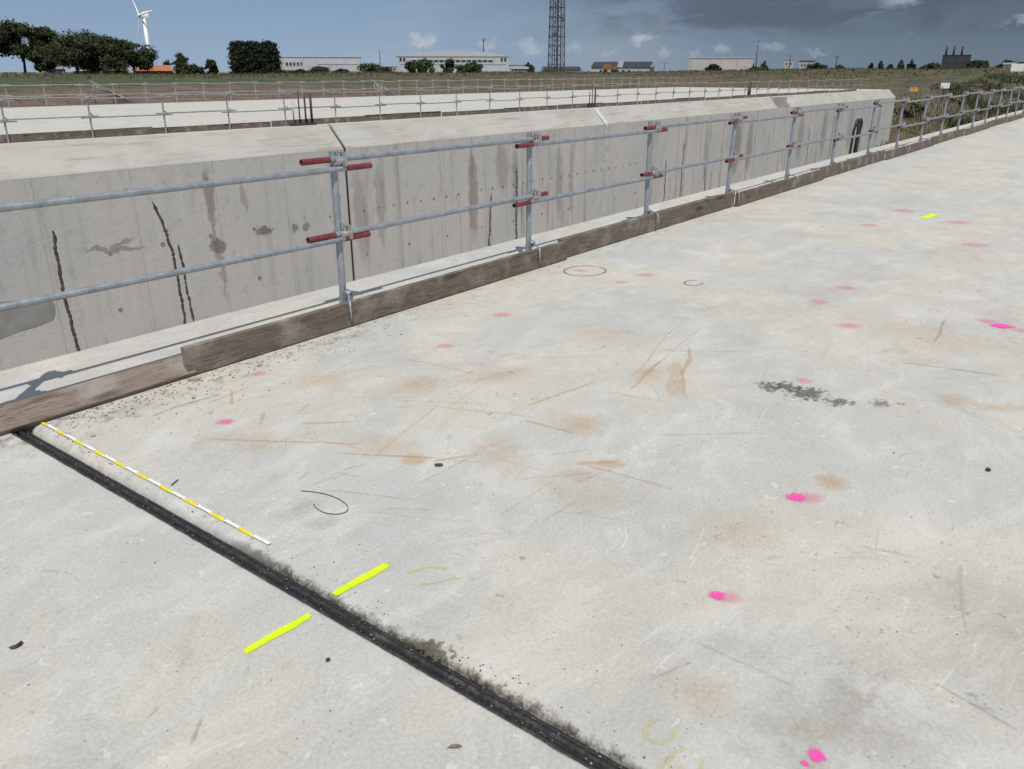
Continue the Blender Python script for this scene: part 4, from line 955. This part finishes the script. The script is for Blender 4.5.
M_gr1 = leaf_mat('green_weeds', (.028, .037, .011), (.058, .062, .022), .12); M_gr2 = leaf_mat('dry_weeds', (.095, .078, .042), (.15, .12, .07), .2); M_gr3 = leaf_mat('rust_brown_weeds', (.085, .062, .035), (.135, .10, .058), .1)
pts, hs, pts2, hs2, pts3, hs3 = [], [], [], [], [], []
for i in range(60000):
    a = R(rng.uniform(-2, 80)); rr = math.sqrt(rng.uniform(60 ** 2, 260 ** 2)); x_, y_ = rr * math.cos(a), rr * math.sin(a)
    d = dyke_d(x_, y_)
    if y_ < 46 and x_ < 95: continue
    if y_ < 24: continue
    dn = mnoise.noise((x_ * .02, y_ * .02, 4))
    if d > .86 + dn * .10 and d < 1.15:
        if rng.random() < .5: (pts if rng.random() < .72 else pts2).append((x_, y_, gz(x_, y_))); (hs if len(pts) > len(hs) else hs2).append(rng.uniform(.18, .45))
    elif d > .3:
        if rng.random() < (.06 if x_ < 110 else .25): (pts3 if rng.random() < .6 else pts2).append((x_, y_, gz(x_, y_))); (hs3 if len(pts3) > len(hs3) else hs2).append(rng.uniform(.12, .32))
tag(tufts('dyke_weeds', pts, hs, M_gr1, 1), 'green weeds covering the dyke', 'weeds', kind='stuff'); tag(tufts('dry_weeds', pts2, hs2, M_gr2, 2), 'dry straw-coloured weeds on the field', 'weeds', kind='stuff')
tag(tufts('brown_weeds', pts3, hs3, M_gr3, 3), 'brown weeds on the disturbed soil', 'weeds', kind='stuff')
M_leafS = leaf_mat('grey_green_scrub', (.060, .070, .034), (.12, .125, .07), .8)
pts, hs, pts2, hs2 = [], [], [], []
for i in range(16000):
    x_ = rng.uniform(62, 190); y_ = rng.uniform(5.3, 24 if x_ > 90 else 20.5)
    k = mnoise.noise((x_ * .09, y_ * .16, 7))
    if k > .12: pts.append((x_, y_, gz(x_, y_))); hs.append(rng.uniform(.4, 1.1) * (1 + max(0, k)))
    else: pts2.append((x_, y_, gz(x_, y_))); hs2.append(rng.uniform(.3, .9))
tag(tufts('trough_weeds', pts, hs, M_leafS, 4, 9, .35, .045), 'tall green weeds on the slope at the end of the trough', 'weeds', kind='stuff'); tag(tufts('trough_dry_weeds', pts2, hs2, leaf_mat('grey_straw_weeds', (.17, .155, .11), (.29, .26, .20), .4), 5, 9, .4, .04), 'grey straw weeds on the slope at the end of the trough', 'weeds', kind='stuff')
for i in range(16):
    x_ = 92 + 4.6 * i + rng.uniform(-2, 2); y_ = rng.uniform(7, 20); tree(x_, y_, rng.uniform(.9, 1.8), rng.uniform(1.8, 3.6), 'green bush on the weedy slope beyond the wall', 700 + 3 * i, M_leafS, 'slope_bush', n=900, leaf=.17, shape='bush', trunk=.1, group='bushes on the trough slope', cat='bush')

# ------------------------------------------------------------------ buildings
def facing(x_, y_): return math.atan2(y_, x_) - math.pi / 2       # local +X runs across the line of sight, local -Y towards the site
M_white = plain('white_cladding', (.40, .43, .48), .5, 0, .06, .2); M_pale = plain('pale_cladding', (.40, .395, .39), .6, 0, .07, .2); M_roofg = plain('grey_roof_sheet', (.30, .31, .33), .5, 0, .15, .3)
M_glass = plain('window_glass', (.045, .055, .065), .15, 0, .3, .3); M_roofd = plain('dark_roof', (.03, .032, .036), .7, 0, .2, .4); M_tile = plain('orange_roof_tile', (.33, .125, .060), .8, 0, .2, 1.5); M_brick = plain('brown_brick', (.19, .12, .085), .9, 0, .2, 2)
M_dock = plain('grey_door', (.33, .35, .40), .6, 0, .15, .5); M_dark = plain('dark_grey_block', (.028, .032, .040), .8, 0, .2, .3); M_lilac = plain('blue_grey_band', (.40, .42, .52), .5, 0, .1, .3)
def hall(x_, y_, w, d, h, label, wallm, roofm, roof='flat', zb=None, turn=0.0, windows=(), doors=(), bands=(), name='warehouse', cat='warehouse', rise=0.0):
    zb = gz(x_, y_) - .2 if zb is None else zb; root = empty(name, (x_, y_, zb), facing(x_, y_) + turn); tag(root, label, cat)
    mb = MB(); mb.box(-w / 2, -d / 2, 0, w / 2, d / 2, h); mb.build('wall', wallm, root)
    if roof == 'flat': mb = MB(); mb.box(-w / 2 - .3, -d / 2 - .3, h, w / 2 + .3, d / 2 + .3, h + max(.5, rise)); mb.build('roof', roofm, root)
    elif roof == 'curve':
        xs = [(-.5 + k / 16) * (w + .8) for k in range(17)]; pr = [(u, h + rise * (1 - (2 * u / (w + .8)) ** 2) + .5) for u in xs] + [(u, h) for u in reversed(xs)]
        mb = MB(); mb.prism(pr, [lambda u, q: (u, -d / 2 - .4, q), lambda u, q: (u, d / 2 + .4, q)]); mb.build('roof', roofm, root)
    elif roof == 'gable':   # ridge along X
        pr = [(-d / 2 - .4, h - .1), (0, h + rise), (d / 2 + .4, h - .1)]; mb = MB(); mb.prism(pr, [lambda u, q: (-w / 2 - .3, u, q), lambda u, q: (w / 2 + .3, u, q)]); mb.build('roof', roofm, root)
        for sx in (-1, 1): mb = MB(); mb.prism([(-d / 2, h - .15), (0, h + rise - .35), (d / 2, h - .15)], [lambda u, q: (sx * (w / 2 + .32), u, q), lambda u, q: (sx * (w / 2 + .45), u, q)]); mb.build('gable', wallm, root)
    for (u, q, ww, hh) in windows:
        mb = MB(); mb.box(u - ww / 2 - .25, -d / 2 - .12, q - hh / 2 - .25, u + ww / 2 + .25, -d / 2 + .05, q + hh / 2 + .25); f_ = mb.build('window', wallm, root)
        mb = MB(); mb.box(u - ww / 2, -d / 2 - .16, q - hh / 2, u + ww / 2, -d / 2 - .10, q + hh / 2); mb.build('pane', M_glass, f_)
    for (u, ww, hh) in doors: mb = MB(); mb.box(u - ww / 2, -d / 2 - .15, 0, u + ww / 2, -d / 2 + .05, hh); mb.build('door', M_dock, root)
    for (u, q, ww, hh, mm) in bands: mb = MB(); mb.box(u - ww / 2, -d / 2 - .2, q - hh / 2, u + ww / 2, -d / 2 + .05, q + hh / 2); mb.build('band', mm, root)
    return root
hall(316.7, 375.9, 43, 30, 8.0, 'low white warehouse with lilac-grey upper band beside the poplar row', M_white, M_white, 'flat', 1.0, 0, [(-18 + 1.9 * k, 4.6, 1.2, 1.6) for k in range(5)], [(-6, 3, 4), (4, 3, 4)], [(9, 5.4, 22, 1.9, M_lilac), (-9.8, 5, .8, 6.5, M_dock)])
hall(421.4, 370.8, 70, 40, 9.6, 'large white warehouse with gently curved roof and corner windows', M_white, M_white, 'curve', 1.0, 0, [(-32.4, 7.9, 1.4, 2.2), (-30.2, 7.9, 1.4, 2.2), (30.6, 7.9, 1.4, 2.2), (32.8, 7.9, 1.4, 2.2)] + [(-24 + 3.4 * k, 7.0, 2.9, 1.3) for k in range(15)], [(-12, 4, 4.5), (-2, 4, 4.5), (8, 4, 4.5)], [(0, 5.2, 66, .5, M_dock)], rise=3.0)
hall(455.0, 345.0, 22, 20, 4.6, 'low white annex next to the curved-roof warehouse', M_white, M_roofg, 'flat', 1.0, 0, [(-6 + 3 * k, 2.8, 1.6, 1.2) for k in range(5)], name='annex_building', cat='building')
hall(395.0, 398.0, 26, 20, 3.6, 'low cream shed before the two white warehouses', M_pale, M_roofg, 'flat', 1.0, 0, [(-8 + 4 * k, 2.2, 1.6, 1.0) for k in range(5)], name='storage_shed', cat='shed')
hall(290, 168, 22.5, 9, 2.9, 'long white barn with dark pitched roof near the lattice mast', M_white, M_roofd, 'gable', None, R(-14), [(-7.5 + 2.2 * k, 1.5, .9, .9) for k in range(6)], [(7.5, 1.6, 2.1)], rise=1.9, name='barn', cat='barn')
hall(277, 188, 14, 7, 2.2, 'low dark-roofed sheds between the lattice mast and the barn', M_pale, M_roofd, 'gable', None, R(10), [(-3, 1.2, .8, .8), (2, 1.2, .8, .8)], rise=1.1, name='farm_shed', cat='shed')
hall(470.6, 207.8, 35, 24, 7.6, 'beige windowless hall with flat roof beyond the barn', M_pale, M_pale, 'flat', 1.2, 0, [], [(13, 3, 3.6)], [(-16.5, 4, .4, 7, M_dock), (0, 4, .25, 7.4, M_dock), (9, 4, .25, 7.4, M_dock)], name='hall_building', cat='building')
hall(593.5, 211.7, 6.5, 8, 8.4, 'small grey block rising above dark skyline trees', M_roofg, M_roofg, 'flat', 1.0, 0, [(-1.5, 6, 1, 1.2), (1.2, 6, 1, 1.2)], name='skyline_block', cat='building')
hall(601.1, 201.8, 10, 10, 7.4, 'grey flat skyline building with an overhanging roof', M_roofg, M_roofd, 'flat', 1.0, 0, [(-3 + 2 * k, 5, 1.2, 1.0) for k in range(4)], name='skyline_block', cat='building')
fac = hall(995.8, 179.6, 26, 30, 16.5, 'dark factory block with three thin chimneys on the skyline', M_dark, M_dark, 'flat', 1.0, 0, [(-9 + 4.5 * k, 11, 2, 2.4) for k in range(5)], name='factory', cat='factory')
mb = MB(); mb.box(13.1, -12, 0, 26, 12, 11); mb.build('side_wing', M_dark, fac)
for u in (-10.5, -3.5, 4.0): mb = MB(); mb.tube([(u, 0, 16), (u, 0, 25.5)], [1.1, .85], 10); mb.build('chimney', M_dark, fac, True)
hall(102.6, 178.4, 7.0, 5, 1.5, 'farm shed with orange tiled roof under the farm trees', M_brick, M_tile, 'gable', None, R(12), [(-1.5, .9, .7, .6), (1.5, .9, .7, .6)], rise=1.1, name='farm_shed', cat='shed')
hall(88.8, 179.8, 4.5, 4, 1.4, 'small grey-roofed hut under the dark farm trees', M_pale, M_roofg, 'gable', None, R(-10), [(0, .9, .8, .5)], rise=.9, name='farm_hut', cat='hut')
hall(93.8, 178.0, 4.8, 4, 1.3, 'low hut with brownish roof next to the orange-roofed shed', M_pale, M_brick, 'gable', None, R(6), [(1, .8, .8, .5)], rise=.9, name='farm_hut', cat='hut')
hall(85.2, 186.0, 3.6, 2.3, 1.6, 'white caravan parked between tree trunks at the farm', M_white, M_white, 'curve', None, 0, [(-.7, 1.0, .8, .5), (.8, 1.0, .8, .5)], [(0, .5, 1.4)], rise=.3, name='caravan', cat='caravan')
# white container and box trailer on the field edge
cn = hall(298.0, 39.0, 3.0, 5.0, 2.3, 'white container box standing on the field edge', M_white, M_white, 'flat', None, 0, [], [(.9, .8, 1.9)], [(-.9, 1.2, .05, 2.1, M_dock), (-.2, 1.2, .05, 2.1, M_dock)], name='site_container', cat='container', rise=.15)
hall(303.0, 33.0, 1.6, 3.0, 2.0, 'narrow grey cabin next to the white container', M_roofg, M_roofg, 'flat', None, 0, [(0, 1.4, .6, .5)], name='site_cabin', cat='cabin', rise=.15)
hall(189.2, 142.2, 4.2, 2.4, 1.1, 'low white van-like trailer at the foot of the lattice mast', M_white, M_white, 'curve', None, 0, [(-.9, .8, .8, .35), (.9, .8, .8, .35)], rise=.25, name='site_trailer', cat='trailer')
# earth mover with white tipping body
dmp = empty('dump_truck', (205, 122, gz(205, 122)), facing(205, 122)); tag(dmp, 'ochre dump truck with raised white body near the lattice mast', 'truck')
M_ochre = plain('ochre_paint', (.22, .105, .035), .6, 0, .25, 2); M_tyre = plain('tyre_rubber', (.02, .02, .02), .8, 0, .2, 4)
mb = MB(); mb.box(-2.7, -1, .7, 1.4, 1, 1.6); mb.box(-2.4, -.9, 1.55, -.6, .9, 2.3); mb.build('body', M_ochre, dmp)
mb = MB(); mb.prism([(1.2, 1.5), (2.6, 1.35), (3.1, 3.3), (1.5, 3.1)], [lambda u, q: (u, -1.1, q), lambda u, q: (u, 1.1, q)]); mb.build('tipper', M_white, dmp)
for u in (-2.0, .2, 1.1):
    for q in (-1, 1): mb = MB(); mb.tube([(u, q * .75, .52), (u, q * 1.1, .52)], .52, 14); mb.build('wheel', M_tyre, dmp, True)

# ------------------------------------------------------------------ lattice mast
M_mast = plain('mast_steel', (.075, .085, .10), .6, .3, .25, .5)
mast = empty('lattice_mast', (189.8, 130.4, gz(189.8, 130.4) - .3), facing(189.8, 130.4) + R(18)); tag(mast, 'dark steel lattice mast rising above the field', 'mast')
H, w0, w1, nb_ = 46, 1.75, 1.10, 20
cor = [(-1, -1), (1, -1), (1, 1), (-1, 1)]
def hw(z): return w0 + (w1 - w0) * z / H
for sx, sy in cor: mb = MB(); mb.tube([(sx * w0, sy * w0, 0), (sx * w1, sy * w1, H)], .12, 6); mb.build('leg', M_mast, mast)
for k in range(nb_):
    z0, z1 = H * k / nb_, H * (k + 1) / nb_; a, c_ = hw(z0), hw(z1)
    for j in range(4):
        (ax, ay), (bx, by) = cor[j], cor[(j + 1) % 4]
        mb = MB(); mb.tube([(ax * a, ay * a, z0), (bx * c_, by * c_, z1)], 0.06, 5); mb.tube([(bx * a, by * a, z0), (ax * c_, ay * c_, z1)], .06, 5); mb.build('brace', M_mast, mast)
        mb = MB(); mb.tube([(ax * c_, ay * c_, z1), (bx * c_, by * c_, z1)], .09, 5); mb.build('strut', M_mast, mast)
mb = MB(); mb.tube([(.2, 0, 0), (.2, 0, H)], .28, 8); mb.tube([(-.5, .1, 0), (-.5, .1, H)], .12, 6); mb.build('cable_ladder', M_mast, mast)
for z_, u in ((9.5, -1.0), (13.0, .9), (16.0, -.9), (19.0, .8), (22.0, -.2)): mb = MB(); mb.tube([(u, -1.7, z_), (u, -1.45, z_)], [.55, .45], 12); mb.build('antenna_dish', M_mast, mast)

# slender masts on the skyline
def pole(x_, y_, h, r, label, arms=0, name='radio_mast'):
    root = empty(name, (x_, y_, gz(x_, y_) - .2)); root.rotation_euler = (0, 0, facing(x_, y_)); tag(root, label, 'mast')
    mb = MB(); mb.tube([(0, 0, 0), (0, 0, h)], [r, r * .45], 8); mb.build('pole', M_mast, root)
    for k in range(arms): mb = MB(); mb.tube([(-1.6 + .3 * k, 0, h - 1.2 * k), (1.6 - .3 * k, 0, h - 1.2 * k)], r * .5, 5); mb.build('cross_arm', M_mast, root)
    return root
pole(430.0, 352.0, 21, .55, 'twin-headed mast standing behind the curved-roof warehouse', 2); pole(380.0, 395.0, 14, .35, 'thin mast at the edge of the curved-roof warehouse'); pole(600.0, 238.0, 21, .45, 'very thin mast over the skyline trees', 1)
pole(500.0, 178.0, 9.5, .35, 'short post at the corner of the beige hall', 1); pole(618, 187, 10.5, .5, 'crane-like pole beside the flat skyline building', 2); pole(245, 127, 3.8, .12, 'thin leaning pole near the mast base', 1)

# ------------------------------------------------------------------ wind turbine
M_turb = plain('turbine_white', (.78, .80, .82), .4, 0, .04, .1)
tb = empty('wind_turbine', (485.7, 846.2, .5), facing(485.7, 846.2) + R(-66)); tag(tb, 'white wind turbine standing behind the farm trees', 'wind turbine')
HH = 53.0
mb = MB(); mb.tube([(0, 0, 0), (0, 0, HH)], [2.6, 1.5], 20); mb.build('tower', M_turb, tb, True)
mb = MB(); mb.prism([(-1.7, HH), (1.7, HH), (1.9, HH + 2), (1.2, HH + 4), (-1.2, HH + 4), (-1.9, HH + 2)], [lambda u, q: (u, -2.6, q), lambda u, q: (u * .95, 4.5, q)]); mb.build('nacelle', M_turb, tb)
hub = Vector((0, -4.2, HH + 2)); mb = MB(); mb.tube([hub + Vector((0, 1.6, 0)), hub, hub + Vector((0, -1.8, 0))], [1.7, 1.6, .5], 14); mb.build('hub', M_turb, tb, True)
for k in range(3):
    a = R(-35 + 120 * k); dr = Vector((math.sin(a), 0, math.cos(a))); sd_ = Vector((math.cos(a), 0, -math.sin(a))); mb = MB(); vs = []
    st = [(0, .9, .9), (3, 1.1, .8), (7, 2.0, .5), (16, 1.5, .3), (26, .9, .16), (31, .3, .08)]
    for q, ch, th in st: c_ = hub + dr * (1.2 + q); vs += [c_ + sd_ * ch * .35, c_ + Vector((0, th, 0)), c_ - sd_ * ch, c_ - Vector((0, th, 0))]
    fs = [(i * 4 + j, i * 4 + (j + 1) % 4, (i + 1) * 4 + (j + 1) % 4, (i + 1) * 4 + j) for i in range(len(st) - 1) for j in range(4)] + [(3, 2, 1, 0), tuple(range(len(st) * 4 - 4, len(st) * 4))]
    mb.add(vs, fs); mb.build('blade', M_turb, tb, True)

# ------------------------------------------------------------------ sand track with a tube fence and boards beyond the wall
M_sand = plain('sand_track', (.34, .30, .24), .95, 0, .2, .6, .02)
xs = axis([(90, 150, 2.5)]); vs = []
for xx in xs:
    for yy in (22.0, 23.2, 24.6, 26.0): vs.append((xx, yy + .4 * math.sin(xx * .08), gz(xx, yy) + .12))
mb = MB(); mb.add(vs, [(i * 4 + k, (i + 1) * 4 + k, (i + 1) * 4 + k + 1, i * 4 + k + 1) for i in range(len(xs) - 1) for k in range(3)]); tag(mb.build('sand_track', M_sand, None, True), 'pale sand track beyond the end of the wall', kind='structure')
guardrail('scaffold_guardrail', 90.5, 34, 2.1, 21.9, gz(120, 22), 'weathered tube fence running along the sand track beyond the wall', M_steel_old, False, 1.05, (.56, 1.0), .03, False, hooks=False)
M_sgy = plain('yellow_sign_board', (.62, .36, .03), .5, 0, .1, 3); M_sgw = plain('white_sign_board', (.74, .74, .72), .5, 0, .06, 3); M_sgo = plain('orange_barrier', (.36, .13, .06), .6, 0, .2, 3)
for (x_, y_, w_, h_, zc, mm, lab) in ((104.5, 22.6, .95, .5, .8, M_sgy, 'yellow sign board on the tube fence near the wall end'), (116.0, 21.6, 1.0, .65, 1.2, M_sgw, 'white sign board on the tube fence, closer to the wall end'), (166.5, 20.5, 1.9, 1.2, 1.6, M_sgw, 'white sign board far along the tube fence'), (139, 21.5, .9, .28, .9, M_sgo, 'low orange barrier board on the tube fence')):
    s_ = empty('sign_board', (x_, y_, gz(x_, y_)), facing(x_, y_)); tag(s_, lab, 'sign')
    mb = MB(); mb.box(-w_ / 2, -.03, zc - h_ / 2, w_ / 2, .02, zc + h_ / 2); mb.build('panel', mm, s_)
    for u in (-.3, .3): mb = MB(); mb.tube([(u * w_, .05, -.3), (u * w_, .05, zc + h_ / 2 - .05)], .035, 6); mb.build('leg', M_steel_old, s_)
